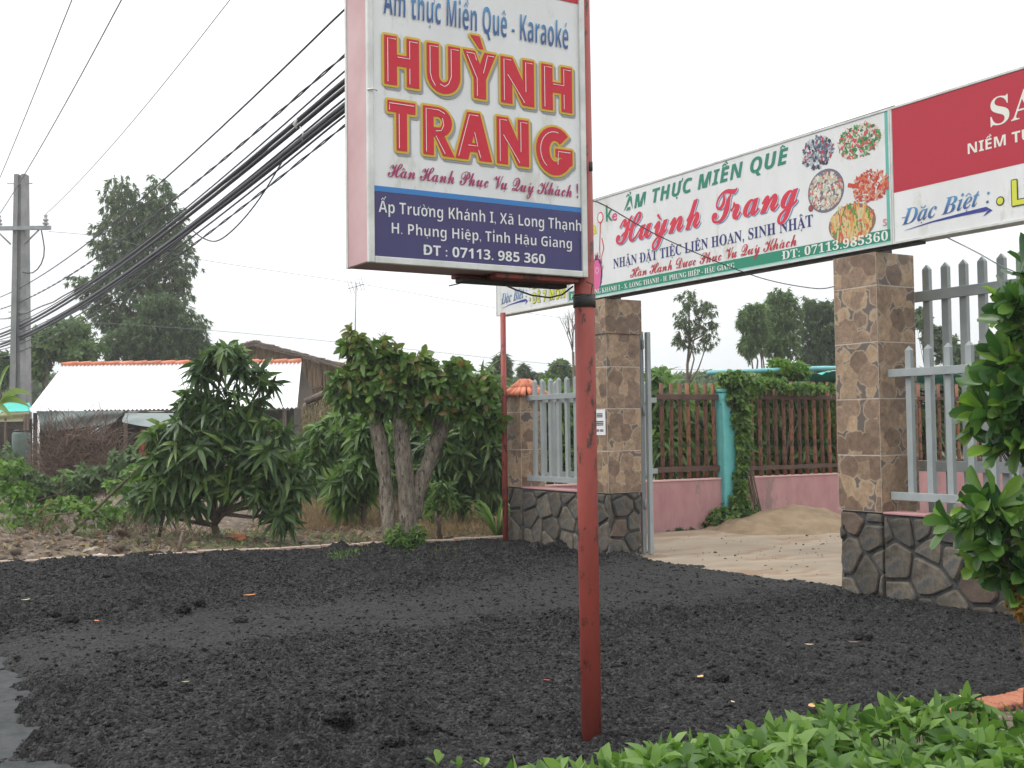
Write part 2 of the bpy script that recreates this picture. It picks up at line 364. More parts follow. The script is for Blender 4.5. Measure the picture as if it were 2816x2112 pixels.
def stones(parent, o, ex, w, h, seed, size=.235, gap=.008, depth=.024):
    """irregular stones laid on a face: o lower corner, ex along it, up is z, they stand out along n"""
    rng = np.random.default_rng(seed); ex = np.array(ex, float); n = np.cross(ex, [0, 0, 1.]); o = np.array(o, float)
    nx, ny = max(1, round(w / size)), max(1, round(h / size))
    S = []
    for i in range(-1, nx + 1):
        for j in range(-1, ny + 1):
            S.append([(i + .5 + rng.uniform(-.42, .42)) * w / nx, (j + .5 + rng.uniform(-.42, .42) + (.5 if i % 2 else 0)) * h / ny])
    S = np.array(S)
    for i, s in enumerate(S):
        P = [np.array(p, float) for p in ((0, 0), (w, 0), (w, h), (0, h))]
        d = np.linalg.norm(S - s, axis=1)
        for j in np.argsort(d)[1:14]:
            t = S[j]; nn = (t - s) / np.linalg.norm(t - s); P = clip_poly(P, nn, nn @ (s + t) / 2)
            if len(P) < 3: break
        if len(P) < 3: continue
        P = [p for k, p in enumerate(P) if np.linalg.norm(p - P[k - 1]) > .004]
        if len(P) < 3: continue
        P = inset(P, gap)
        if P is None or len(P) < 3: continue
        P = chaikin(P, .11); Q = inset(P, .016)
        if Q is None or len(Q) < 3: continue
        P2 = chaikin(P, .2); c = sum(P2) / len(P2)
        rad = min(np.linalg.norm(p - c) for p in P2)
        if rad < .012: continue
        kk = 1 - min(.4, .013 / max(rad, .02)); dd = depth * rng.uniform(.6, 1.15)
        k = len(P2); V = [];
        tilt = rng.uniform(-.12, .12, 2)
        for q in P2: V.append(o + ex * q[0] + np.array([0, 0, q[1]]) - n * .012)
        for q in P2: r = c + (q - c) * (1 - (1 - kk) * .35); V.append(o + ex * r[0] + np.array([0, 0, r[1]]) + n * dd * .6)
        for q in P2:
            r = c + (q - c) * kk; V.append(o + ex * r[0] + np.array([0, 0, r[1]]) + n * (dd + (r - c) @ tilt * .4))
        V.append(o + ex * c[0] + np.array([0, 0, c[1]]) + n * (dd * 1.06))
        F = [(a + b, a + (b + 1) % k, a + k + (b + 1) % k, a + k + b) for a in (0, k) for b in range(k)] + [(2 * k + b, 2 * k + (b + 1) % k, 3 * k) for b in range(k)]
        me = MB().add(V, F).mesh('stone', smooth=False); me.materials.append(m_stone2 if rng.random() < .07 else m_stone)
        cc = o + ex * c[0] + np.array([0, 0, c[1]])
        me.transform(Matrix.Translation([-float(v) for v in cc]))
        piece('stone', me, parent, Matrix.Translation([float(v) for v in cc]))

# printed stone-pattern tile
m_tile, n, l, p = new_mat('stone_print_tile')
t = n.new('ShaderNodeTexCoord'); oi = n.new('ShaderNodeObjectInfo')
add = n.new('ShaderNodeVectorMath'); add.operation = 'ADD'; sc3 = n.new('ShaderNodeVectorMath'); sc3.operation = 'SCALE'; sc3.inputs['Scale'].default_value = 37
cmb = n.new('ShaderNodeCombineXYZ'); l.new(oi.outputs['Random'], cmb.inputs[0]); l.new(oi.outputs['Random'], cmb.inputs[2]); l.new(cmb.outputs[0], sc3.inputs[0])
wz = n.new('ShaderNodeTexNoise'); wz.inputs['Scale'].default_value = 9; l.new(t.outputs['Object'], wz.inputs['Vector'])
wsc = n.new('ShaderNodeVectorMath'); wsc.operation = 'SCALE'; wsc.inputs['Scale'].default_value = .06; l.new(wz.outputs['Color'], wsc.inputs[0])
l.new(t.outputs['Object'], add.inputs[0]); l.new(sc3.outputs[0], add.inputs[1])
ad2 = n.new('ShaderNodeVectorMath'); ad2.operation = 'ADD'; l.new(add.outputs[0], ad2.inputs[0]); l.new(wsc.outputs[0], ad2.inputs[1])
vo = n.new('ShaderNodeTexVoronoi'); vo.inputs['Scale'].default_value = 7.4; vo.inputs['Randomness'].default_value = .72; l.new(ad2.outputs[0], vo.inputs['Vector'])
r1 = n.new('ShaderNodeValToRGB'); l.new(vo.outputs['Color'], r1.inputs[0]); r1.color_ramp.interpolation = 'CONSTANT'
el = r1.color_ramp.elements; el[0].color = (.175, .115, .080, 1); el[1].position = .25; el[1].color = (.255, .175, .12, 1)
for pos, c in ((.45, (.33, .235, .155)), (.6, (.205, .14, .10)), (.72, (.35, .245, .16)), (.86, (.225, .15, .115))): q = el.new(pos); q.color = (*c, 1)
z2 = n.new('ShaderNodeTexNoise'); z2.inputs['Scale'].default_value = 17; z2.inputs['Detail'].default_value = 7; z2.inputs['Roughness'].default_value = .8; l.new(ad2.outputs[0], z2.inputs['Vector'])
r3 = n.new('ShaderNodeValToRGB'); l.new(z2.outputs['Fac'], r3.inputs[0]); r3.color_ramp.elements[0].position = .32; r3.color_ramp.elements[0].color = (.5, .5, .52, 1); r3.color_ramp.elements[1].position = .68; r3.color_ramp.elements[1].color = (1.45, 1.4, 1.3, 1)
mx = n.new('ShaderNodeMix'); mx.data_type = 'RGBA'; mx.blend_type = 'MULTIPLY'; mx.inputs[0].default_value = 1; l.new(r1.outputs[0], mx.inputs[6]); l.new(r3.outputs[0], mx.inputs[7])
z4 = n.new('ShaderNodeTexNoise'); z4.inputs['Scale'].default_value = 30; z4.inputs['Detail'].default_value = 4; l.new(ad2.outputs[0], z4.inputs['Vector'])
dsum = n.new('ShaderNodeMath'); dsum.operation = 'MULTIPLY_ADD'; l.new(z4.outputs['Fac'], dsum.inputs[0]); dsum.inputs[1].default_value = .14; l.new(vo.outputs['Distance'], dsum.inputs[2])
r2 = n.new('ShaderNodeValToRGB'); l.new(dsum.outputs[0], r2.inputs[0]); r2.color_ramp.elements[0].position = .74; r2.color_ramp.elements[0].color = (0, 0, 0, 1); r2.color_ramp.elements[1].position = .78; r2.color_ramp.elements[1].color = (1, 1, 1, 1)
r5 = n.new('ShaderNodeValToRGB'); l.new(dsum.outputs[0], r5.inputs[0]); e5 = r5.color_ramp.elements; e5[0].position = .68; e5[0].color = (0, 0, 0, 1); e5[1].position = .80; e5[1].color = (0, 0, 0, 1); q = e5.new(.74); q.color = (.8, .8, .8, 1)
mxd = n.new('ShaderNodeMix'); mxd.data_type = 'RGBA'; l.new(r2.outputs[0], mxd.inputs[0]); l.new(mx.outputs[2], mxd.inputs[6]); mxd.inputs[7].default_value = (.125, .098, .085, 1)
mx2 = n.new('ShaderNodeMix'); mx2.data_type = 'RGBA'; l.new(r5.outputs[0], mx2.inputs[0]); l.new(mxd.outputs[2], mx2.inputs[6]); mx2.inputs[7].default_value = (.42, .33, .23, 1)
l.new(mx2.outputs[2], p.inputs['Base Color']); p.inputs['Roughness'].default_value = .45
bp = n.new('ShaderNodeBump'); bp.inputs['Strength'].default_value = .25; bp.inputs['Distance'].default_value = .004; l.new(z2.outputs['Fac'], bp.inputs['Height']); l.new(bp.outputs[0], p.inputs['Normal'])
m_joint = mat('tile_joint', (.40, .35, .29), (.52, .46, .40), scale=20, rough=.9)

SH, TS = .6187, .4        # stone height, tile size
def tile_mesh(w, h, d=.012):
    me = MB().box((-w / 2, -d, 0), (w / 2, 0, h)).mesh('tile', bevel=.0025); me.materials.append(m_tile); return me
_tm = {}
def tiles_on(parent, o, ex, w, z0, z1, out=0):
    """tiles on a vertical face, front along ex cross z"""
    ang = math.atan2(ex[1], ex[0]); z = z0
    while z < z1 - .02:
        h = min(TS, z1 - z) - .007; key = (round(w, 3), round(h, 3))
        if key not in _tm: _tm[key] = tile_mesh(w - .007, h)
        c = (o[0] + ex[0] * w / 2, o[1] + ex[1] * w / 2, z + .0025)
        piece('tile', _tm[key], parent, Matrix.Translation(c) @ Matrix.Rotation(ang, 4, 'Z')); z += TS
def pillar(x0, x1, y0, y1, top, label, name='gate_pillar', cap=False, stone_faces='fr'):
    t = thing(name, label, 'pillar', ((x0 + x1) / 2, (y0 + y1) / 2, 0), 'tile clad gate pillars' if not cap else None)
    mb = MB().box((x0 + .0018, y0 + .0018, SH), (x1 - .0018, y1 - .0018, top - .004)); link('core', mb.mesh('core'), m_joint, t)
    g = .02
    mb = MB().box((x0 + g, y0 + g, -.3), (x1 - g, y1 - g, SH + .002)); link('plinth', mb.mesh('plinth'), m_grout, t)
    w = x1 - x0
    tiles_on(t, (x0, y0 + .012), (1, 0), w, SH, top)
    tiles_on(t, (x1 - .012, y0), (0, 1), y1 - y0, SH, top)
    tiles_on(t, (x1, y1 - .012), (-1, 0), w, SH, top)
    tiles_on(t, (x0 + .012, y1), (0, -1), y1 - y0, SH, top)
    s = int(abs(x0) * 100)
    if 'f' in stone_faces: stones(t, (x0, y0 + g, -.05), (1, 0, 0), w, SH + .05, s, .22)
    if 'r' in stone_faces: stones(t, (x1 - g, y0, -.05), (0, 1, 0), y1 - y0, SH + .05, s + 1, .21)
    if 'l' in stone_faces: stones(t, (x0 + g, y1, -.05), (0, -1, 0), y1 - y0, SH + .05, s + 2, .21)
    return t
gp_r = pillar(-.3985, 0, 0, .3985, 2.455, 'brown stone tile gate pillar standing right of the open gate', stone_faces='fl')
gp_l = pillar(-3.6506, -3.252, 0, .3985, 2.455, 'brown stone tile gate pillar behind the red pole, with paper notice')
mb = MB().box((-3.665, -.016, 2.13), (-3.236, .414, 2.462)); link('cap_block', mb.mesh('cap_block', bevel=.003), m_tile, gp_l)
cp = pillar(-5.12, -4.82, 0, .3, 1.60, 'short stone tile corner pillar under a small orange tiled cap', 'corner_pillar', cap=True)
m_cap = mat('orange_roof_tile', (.62, .19, .10), (.74, .28, .17), scale=9, rough=.7, bump=.3, bscale=40, rand=.15)
for a in range(4):
    R = Matrix.Translation((-4.97, .15, 1.60)) @ Matrix.Rotation(a * PI / 2, 4, 'Z')
    for r_ in range(2):
        mb = MB()
        for s_ in range(4):
            wv = .40 - r_ * .17; x0_ = -wv / 2 + s_ * wv / 4
            mb.tube([(x0_ + wv / 8, -.20 + r_ * .09, r_ * .075), (x0_ * .45 + wv / 16, -.085 + r_ * .075, .085 + r_ * .075)], [.030, .026], 8)
        me = mb.mesh('cap_tile', True); me.materials.append(m_cap); piece('cap_tile', me, cp, R)

def wall(name, label, x0, x1, y0, y1, seed):
    t = thing(name, label, 'wall', ((x0 + x1) / 2, y0, 0))
    link('core', MB().box((x0, y0 + .02, -.3), (x1, y1, SH - .012)).mesh('core'), m_grout, t)
    link('coping', MB().box((x0, y0 + .004, SH - .010), (x1, y1 + .004, SH + .006)).mesh('coping', bevel=.003), m_pink, t)
    stones(t, (x0, y0 + .02, -.06), (1, 0, 0), x1 - x0, SH + .045, seed)
    return t
wr = wall('stone_wall', 'low rubble stone wall right of the gate with thin pink coping', .002, 3.4, 0, .2, 501)
wl_ = wall('stone_wall', 'low rubble stone wall left of the gate behind the red pole', -4.82, -3.653, 0, .2, 733)

m_grey = mat('grey_fence_paint', (.27, .305, .305), (.33, .365, .365), scale=5, rough=.5, bump=.08, bscale=50, c3=(.33, .35, .34), c3amt=.66, c3scale=9)
m_brown = mat('brown_fence_paint', (.15, .052, .028), (.27, .095, .045), scale=9, rough=.6, bump=.3, bscale=40, c3=(.045, .028, .02), c3amt=.50, c3scale=9, rand=.5)
m_dkrail = mat('dark_rail_paint', (.06, .032, .024), (.11, .06, .045), scale=6, rough=.7)
_pk = {}
def picket_mesh(h, w, d, m, kind='p'):
    k = (round(h, 3), w, d, m.name, kind)
    if k not in _pk:
        if kind == 'p':
            V = [(-w / 2, -d / 2, 0), (w / 2, -d / 2, 0), (w / 2, d / 2, 0), (-w / 2, d / 2, 0), (-w / 2, -d / 2, h), (w / 2, -d / 2, h), (w / 2, d / 2, h), (-w / 2, d / 2, h), (0, -d / 2 * .4, h + w * .62), (0, d / 2 * .4, h + w * .62)]
            me = MB().add(V, [(0, 3, 2, 1), (0, 1, 5, 4), (1, 2, 6, 5), (2, 3, 7, 6), (3, 0, 4, 7), (4, 5, 8), (6, 7, 9), (5, 6, 9, 8), (7, 4, 8, 9)]).mesh('picket')
        else:
            rg = random.Random(3); me = MB().tube([(rg.uniform(-.004, .004), 0, h * q / 5) for q in range(6)], w / 2, 7, wob=.08, rng=rg).mesh('picket', True)
        me.materials.append(m); _pk[k] = me
    return _pk[k]
def rail(parent, a, b, h, d, m, name='rail'):
    a = np.array(a, float); b = np.array(b, float); t = b - a; L = np.linalg.norm(t[:2]); ang = math.atan2(t[1], t[0])
    me = MB().box((0, -d / 2, -h / 2), (L, d / 2, h / 2)).mesh(name, bevel=.002); me.materials.append(m)
    return piece(name, me, parent, Matrix.Translation([float(v) for v in a]) @ Matrix.Rotation(ang, 4, 'Z'))
def pickets(parent, xs, y, z0, z1, w, d, m, axis='x', fixed=0, kind='p'):
    for x_ in xs:
        pos = (x_, fixed, z0) if axis == 'x' else (fixed, x_, z0)
        R = Matrix.Rotation(RNG.uniform(-.004, .004) if kind == 'p' else RNG.uniform(-.02, .02), 4, 'X')
        piece('picket', picket_mesh(z1 - z0 - w * .6, w, d, m, kind), parent, Matrix.Translation(pos) @ R @ Matrix.Rotation(0 if axis == 'x' else PI / 2, 4, 'Z'))
sp = .163
fr = thing('picket_fence', 'light grey metal picket fence on the stone wall right of the gate', 'fence', (1.6, .1, SH))
for z_ in (1.592, .735): rail(fr, (.02, .085, z_), (3.3, .085, z_), .056, .03, m_grey)
pickets(fr, [.17 + k * sp for k in range(19)], 0, .70, 1.775, .046, .034, m_grey, fixed=.117)
fl = thing('picket_fence', 'light grey metal picket fence left of the gate pillars', 'fence', (-4.2, .1, SH))
for z_ in (1.565, .715): rail(fl, (-4.82, .085, z_), (-3.655, .085, z_), .056, .03, m_grey)
pickets(fl, [-4.72 + k * .155 for k in range(7)], 0, .70, 1.76, .046, .034, m_grey, fixed=.117)
# the tall sliding gate leaf, pushed open behind the right wall
gl = thing('gate_leaf', 'tall grey metal gate leaf slid open behind the right picket fence', 'gate', (1.4, .55, .05))
for z_ in (2.165, .93, .16): rail(gl, (-.12, .53, z_), (3.3, .53, z_), .075, .03, m_grey)
pickets(gl, [-.02 + k * .153 for k in range(22)], 0, .10, 2.395, .056, .036, m_grey, fixed=.566)
# folded narrow leaf against the left pillar
gs = thing('gate_leaf', 'narrow grey gate leaf folded edge on against the left pillar', 'gate', (-3.3, .5, .03))
for x_, y_, z1_ in ((-3.335, .47, 2.17), (-3.262, .50, 2.16)):
    link('stile', MB().box((x_ - .022, y_ - .022, .02), (x_ + .022, y_ + .022, z1_)).mesh('stile', bevel=.003), m_grey, gs)
for z_ in (.45, 1.35, 2.0): link('hinge', MB().tube([(-3.30, .47, z_), (-3.30, .47, z_ + .09)], .014, 8).mesh('hinge', True), m_grey, gs)
# side wall and its fence, running back from the corner pillar
sw = thing('side_wall', 'low pink rendered wall running back from the corner pillar', 'wall', (-5.2, 5, 0))
link('render', MB().box((-5.32, .30, -.2), (-5.2, 9.6, .59)).mesh('render'), m_pink, sw)
link('coping', MB().box((-5.335, .302, .592), (-5.19, 9.6, .607)).mesh('coping'), mat('pale_pink_edge', (.62, .38, .36), (.66, .42, .40), rough=.9), sw)
fg = thing('picket_fence', 'grey first stretch of picket fence on the pink side wall', 'fence', (-5.26, 1.2, .6))
for z_ in (1.56, .72): rail(fg, (-5.23, .31, z_), (-5.23, 2.14, z_), .06, .03, m_grey)
pickets(fg, [.42 + k * .158 for k in range(11)], 0, .66, 1.78, .05, .034, m_grey, 'y', -5.265)
fb = thing('picket_fence', 'rusty brown pole fence on the pink wall left of the turquoise post', 'fence', (-5.26, 2.6, .6))
for z_ in (1.60, .73): rail(fb, (-5.23, 2.14, z_), (-5.23, 3.10, z_), .065, .035, m_dkrail)
pickets(fb, [2.26 + k * .136 for k in range(7)], 0, .62, 1.80, .050, .04, m_brown, 'y', -5.27, kind='r')
fb2 = thing('picket_fence', 'rusty brown pole fence on the pink wall right of the turquoise post', 'fence', (-5.26, 6, .6))
for z_ in (1.60, .71): rail(fb2, (-5.23, 3.34, z_), (-5.23, 9.5, z_), .05, .035, m_dkrail)
pickets(fb2, [3.42 + k * .137 for k in range(44)], 0, .60, 1.84, .046, .04, m_brown, 'y', -5.27, kind='r')
m_turq = mat('turquoise_paint', (.10, .42, .42), (.16, .50, .49), scale=5, rough=.7, bump=.2, bscale=30, c3=(.22, .30, .28), c3amt=.62, c3scale=6)
tp = thing('fence_post', 'turquoise painted concrete post half covered in creeper', 'post', (-5.2, 3.22, 0))
link('shaft', MB().box((-5.30, 3.105, .0), (-5.13, 3.32, 1.66)).mesh('shaft', bevel=.012), m_turq, tp)
link('shaft_cap', MB().box((-5.31, 3.09, 1.66), (-5.12, 3.335, 1.70)).mesh('shaft_cap', bevel=.008), m_turq, tp)
# turquoise netting on a pole behind the fence
m_net = mat('turquoise_net', (.05, .42, .36), (.08, .50, .44), scale=7, rough=.8)
m_pipe = mat('turquoise_pipe', (.13, .40, .42), (.2, .5, .5), scale=5, rough=.5)
nt = thing('shade_net', 'turquoise shade net rolled along a pipe above the brown fence', 'netting', (-5.9, 6, 1.95))
link('pipe', MB().tube([(-5.75, 3.4, 1.93), (-5.75, 5.5, 2.03), (-5.75, 9.5, 2.06)], .03, 8).mesh('pipe', True), m_pipe, nt)
xs = np.linspace(-6.9, -5.75, 14); ys = np.linspace(4.6, 9.5, 70)
link('net_sheet', grid_mesh('net_sheet', xs, ys, lambda x, y: 2.02 - .10 * np.sin((x + 5.75) * 2.2) ** 2 - .05 * (y < 5.5) + (fbm(x * 4, y * 3, 3, 90) - .5) * .16 - .03), m_net, nt)

# ------------------------------------------------------------------ LETTERING
UP = {'sans': (0x1D5D4, 0x1D5EE, 0x1D7EC), 'serif': (0x1D400, 0x1D41A, 0x1D7CE), 'script': (0x1D4D0, 0x1D4EA, None), 'bi': (0x1D468, 0x1D482, 0x1D7CE), 'sansi': (0x1D63C, 0x1D656, 0x1D7EC)}
def mchar(c, st):
    if st not in UP: return c
    u, lo, dg = UP[st]
    if 'A' <= c <= 'Z': return chr(u + ord(c) - 65)
    if 'a' <= c <= 'z': return chr(lo + ord(c) - 97)
    if c.isdigit() and dg: return chr(dg + ord(c) - 48)
    return c
_g = {}
_tsc = bpy.data.scenes.new('type'); _tcv = bpy.data.curves.new('type', 'FONT'); _tob = bpy.data.objects.new('type', _tcv); _tsc.collection.objects.link(_tob); _tcv.resolution_u = 4
def glyph(c, st, off):
    k = (c, st, off)
    if k in _g: return _g[k]
    def get(s, o):
        _tcv.body = s; _tcv.offset = o; _tsc.view_layers[0].update()
        dg = _tsc.view_layers[0].depsgraph; ev = _tob.evaluated_get(dg); me = ev.to_mesh()
        V = np.array([v.co[:2] for v in me.vertices]).reshape(-1, 2); F = [tuple(p.vertices) for p in me.polygons]; ev.to_mesh_clear(); return V, F
    ch = mchar(c, st); V, F = get(ch, off)
    if not len(V): _g[k] = (V, F, .28, 0, 0); return _g[k]
    V0, _ = get(ch, 0); V2, _ = get(ch + ch, 0); adv = V2[:, 0].max() - V0[:, 0].max()
    _g[k] = (V, F, adv, V0[:, 0].min(), V0[:, 0].max()); return _g[k]
def stroke(P, th):
    V = []; F = []
    P = [np.array(p, float) for p in P]
    for i, q in enumerate(P):
        t = P[min(i + 1, len(P) - 1)] - P[max(i - 1, 0)]; t /= np.linalg.norm(t) + 1e-9; nn = np.array([-t[1], t[0]])
        w = th[i] if hasattr(th, '__len__') else th
        V += [q + nn * w / 2, q - nn * w / 2]
    for i in range(len(P) - 1): F.append((2 * i, 2 * i + 1, 2 * i + 3, 2 * i + 2))
    return np.array(V), F
def disc(c, r, n=10): return np.array([(c[0] + r * math.cos(2 * PI * i / n), c[1] + r * math.sin(2 * PI * i / n)) for i in range(n)]), [tuple(range(n))]
def layout(text, st, off=0, track=0, shear=0):
    """returns verts (cap height 1), faces, width"""
    cap = glyph('H', st, 0)[0][:, 1].max() if st != 'script' else glyph('h', st, 0)[0][:, 1].max()
    xh = glyph('x', st, 0)[0][:, 1].max()
    Vs = []; Fs = []; Ls = []; Ws = []; wi = 0; nv = 0; x = 0; th = (.095 if st in ('sans', 'serif', 'sansi') else .065) * cap + off * 1.2
    def put(V, F, dx=0):
        nonlocal nv, sub
        V = np.array(V, float).reshape(-1, 2).copy(); V[:, 0] += dx
        Ls.append(np.full(len(V), gi * 4 + sub)); Ws.append(np.full(len(V), wi)); sub = min(sub + 1, 3); Vs.append(V); Fs.extend([tuple(i + nv for i in f) for f in F]); nv += len(V)
    D = unicodedata.normalize('NFD', text); i = 0; gi = 0; sub = 0
    while i < len(D):
        c = D[i]; marks = []; gi += 1; sub = 0; wi += c == ' '
        while i + 1 < len(D) and unicodedata.combining(D[i + 1]): i += 1; marks.append(D[i])
        bar = None
        if c in 'Đđ': bar = c; c = 'D' if c == 'Đ' else 'd'
        if c == 'i' and any(m_ != '\u0323' for m_ in marks): c = 'ı' if st not in UP else 'i'
        V, F, adv, x0, x1 = glyph(c, st, off)
        if len(V):
            put(V, F, x); cx = x + (x0 + x1) / 2
            up = c.isupper() or c in 'bdhklt'; top = (cap if c.isupper() else (xh if c not in 'bdhklt' else cap)) + .07 * cap
            if c == 'i': top = cap * 1.0
            if st == 'script' and c.isupper(): top = cap * 1.05
            w = .17 * cap; hgt = .15 * cap; base = top
            stack = [m_ for m_ in marks if m_ in '\u0302\u0306']; tone = [m_ for m_ in marks if m_ in '\u0300\u0301\u0309\u0303']
            for m_ in stack:
                if m_ == '\u0302': put(*stroke([(cx - w, base), (cx, base + hgt), (cx + w, base)], th))
                else: put(*stroke([(cx - w, base + hgt), (cx - w * .5, base + .02), (cx + w * .5, base + .02), (cx + w, base + hgt)], th))
            tx, ty = (cx + w * 1.25, base + hgt * .7) if stack else (cx, base)
            for m_ in tone:
                if m_ == '\u0301': put(*stroke([(tx - w * .35, ty), (tx + w * .6, ty + hgt * 1.2)], [th * .7, th * 1.3]))
                if m_ == '\u0300': put(*stroke([(tx + w * .35, ty), (tx - w * .6, ty + hgt * 1.2)], [th * .7, th * 1.3]))
                if m_ == '\u0309': put(*stroke([(tx - w * .1, ty), (tx + w * .4, ty + hgt * .6), (tx + w * .1, ty + hgt * 1.2), (tx - w * .4, ty + hgt)], th * .8))
                if m_ == '\u0303': put(*stroke([(tx - w, ty + hgt * .2), (tx - w * .4, ty + hgt * .8), (tx + w * .4, ty + hgt * .3), (tx + w, ty + hgt * .9)], th * .9))
            for m_ in marks:
                if m_ == '\u0323': put(*disc((cx, -.15 * cap), th * .72))
                if m_ == '\u031b':
                    hx = x + x1; hy = (cap if c.isupper() else xh)
                    put(*stroke([(hx - .05 * cap, hy * .9), (hx + .09 * cap, hy * .97), (hx + .12 * cap, hy * 1.15)], th * .8))
            if bar == 'Đ': put(*stroke([(x + x0 - .06 * cap, cap * .48), (x + x0 + .32 * cap, cap * .48)], th * .7))
            if bar == 'đ': put(*stroke([(x + x1 - .34 * cap, cap * .82), (x + x1 + .08 * cap, cap * .82)], th * .7))
        x += adv + track * cap; i += 1
    V = np.concatenate(Vs) / cap; V[:, 0] += shear * V[:, 1]
    return V, Fs, (x - track * cap) / cap, np.concatenate(Ls), np.concatenate(Ws)
def lettering(parent, text, P0, P1, cap, color, nrm, lift, st='sans', off=0, track=0, shear=0, dx=0, dz=0, name='word', fat=0):
    P0 = np.array(P0, float); P1 = np.array(P1, float); V, F, w, L, G = layout(text, st, off, track, shear)
    ex = (P1 - P0) / w; e1 = ex / np.linalg.norm(ex)
    W = P0 + V[:, :1] * ex + V[:, 1:] * cap * np.array([0, 0, 1.]) + np.array(nrm) * (lift + (L % 8)[:, None] * .00018) + e1 * dx + np.array([0, 0, dz])
    cm = color if isinstance(color, bpy.types.Material) else ink(color); out = []
    for g in sorted(set(G)):                       # every word is an object
        ix = np.where(G == g)[0]; mp = {int(q): r for r, q in enumerate(ix)}; Wg = W[ix]; Fg = [tuple(mp[q] for q in f) for f in F if f[0] in mp]; n_ = len(Wg); Wn, Fn = [Wg], list(Fg)
        for q in range(14 if fat else 0):
            an = 2 * PI * q / 14; Wn.append(Wg + e1 * fat * math.cos(an) + np.array([0, 0, fat * math.sin(an)]) - np.array(nrm) * .00004 * (q + 1)); Fn += [tuple(i + n_ * (q + 1) for i in f) for f in Fg]
        out.append(link(name, MB().add(np.concatenate(Wn), Fn).mesh(name), cm, parent))
    return out
def flat(parent, name, pts, color, nrm, lift):
    W = [np.array(q) + np.array(nrm) * lift for q in pts]
    return link(name, MB().add(W, [tuple(range(len(W)))]).mesh(name), color if isinstance(color, bpy.types.Material) else ink(color), parent)

# ------------------------------------------------------------------ MAIN SIGN
XS = 1.89; NX = (1, 0, 0)
m_redpole = mat('rusty_red_paint', (.25, .046, .036), (.34, .062, .048), scale=5, rough=.55, bump=.25, bscale=30, c3=(.055, .024, .018), c3amt=.56, c3scale=18, stretch=(1, 1, .4))
m_signw = mat('sign_white', (.66, .67, .67), (.73, .74, .74), scale=3, rough=.4, spec=.4, c3=(.60, .60, .57), c3amt=.58, c3scale=4, stretch=(1, 1, .35), bump=.05, bscale=3)
m_frame = mat('aluminium_trim', (.52, .53, .50), (.66, .67, .65), scale=8, rough=.45, metal=.3, bump=.1, bscale=40, c3=(.30, .28, .22), c3amt=.68, c3scale=12)
m_side = mat('faded_pink_side', (.46, .26, .27), (.56, .37, .38), scale=2.5, rough=.5)
m_dark = mat('dark_metal', (.018, .018, .02), (.04, .035, .03), scale=12, rough=.6)
m_navy = mat('sign_navy', (.035, .030, .115), (.045, .038, .14), scale=3, rough=.4)
sp_ = thing('sign_pole', 'rusty red steel pole holding up the big roadside sign', 'pole', (1.87, -3.79, 0))
link('shaft', MB().tube([(1.845, -3.770, -.1), (1.845, -3.772, 1.0), (1.845, -3.775, 3.6)], .0400, 24).mesh('shaft', True), m_redpole, sp_)
link('clamp', MB().tube([(1.845, -3.773, 1.705), (1.845, -3.773, 1.755)], .0445, 24).mesh('clamp', True), m_dark, sp_)
ms = thing('roadside_sign', 'tall white and navy box sign with big red lettering, on red pole', 'sign', (1.8, -4.25, 1.8))
Y0, Y1, Z0s, Z1s = -4.715, -3.793, 1.818, 3.02
link('box', MB().box((1.705, Y0, Z0s), (XS - .004, Y1, Z1s)).mesh('box', bevel=.004), m_side, ms)
mb = MB()
fw_ = .022
for lo, hi in (((XS - .006, Y0 - .002, Z0s - .002), (XS + .012, Y0 + fw_, Z1s + .002)), ((XS - .006, Y1 - fw_, Z0s - .002), (XS + .012, Y1 + .002, Z1s + .002)), ((XS - .005, Y0 + fw_, Z0s - .003), (XS + .013, Y1 - fw_, Z0s + fw_)), ((XS - .005, Y0 + fw_, Z1s - fw_), (XS + .013, Y1 - fw_, Z1s + .002))):
    link('trim', MB().box(lo, hi).mesh('trim', bevel=.003), m_frame, ms)
link('rear_trim', MB().box((1.700, Y0 - .003, Z0s), (1.716, Y0 + .012, Z1s)).mesh('rear_trim'), m_frame, ms)
def sg(x_, y_): return atx((738.5 + .3787 * x_, .3787 * y_), XS)       # a point on the sign face
flat(ms, 'panel_face', [(XS, Y0 + fw_, Z0s + fw_), (XS, Y1 - fw_, Z0s + fw_), (XS, Y1 - fw_, Z1s - fw_), (XS, Y0 + fw_, Z1s - fw_)], m_signw, NX, -.0015)
zb = (sg(175, 1115)[2] + sg(1380, 1190)[2]) / 2; zt = (sg(175, 1083)[2] + sg(1380, 1162)[2]) / 2
flat(ms, 'navy_band', [(XS, Y0 + fw_, Z0s + fw_), (XS, Y1 - fw_, Z0s + fw_), (XS, Y1 - fw_, zb), (XS, Y0 + fw_, zb)], m_navy, NX, .0005)
flat(ms, 'blue_stripe', [(XS, Y0 + fw_, zb + .0005), (XS, Y1 - fw_, zb + .0005), (XS, Y1 - fw_, zt), (XS, Y0 + fw_, zt)], (.045, .20, .50), NX, .0005)
zr = sg(1345, 22)[2]
flat(ms, 'red_band', [(XS, Y0 + fw_, zr), (XS, Y1 - fw_, zr), (XS, Y1 - fw_, Z1s - fw_), (XS, Y0 + fw_, Z1s - fw_)], (.50, .022, .045), NX, .0005)
def sgl(text, a, b, capz, color, lift=.0022, zfix=None, **k):
    A, B = sg(*a), sg(*b); z = (A[2] + B[2]) / 2 if zfix is None else zfix
    A[2] = B[2] = z
    return lettering(ms, text, A, B, capz, color, NX, lift, **k)
def capz(xa, ya, yb): return abs(sg(xa, ya)[2] - sg(xa, yb)[2])
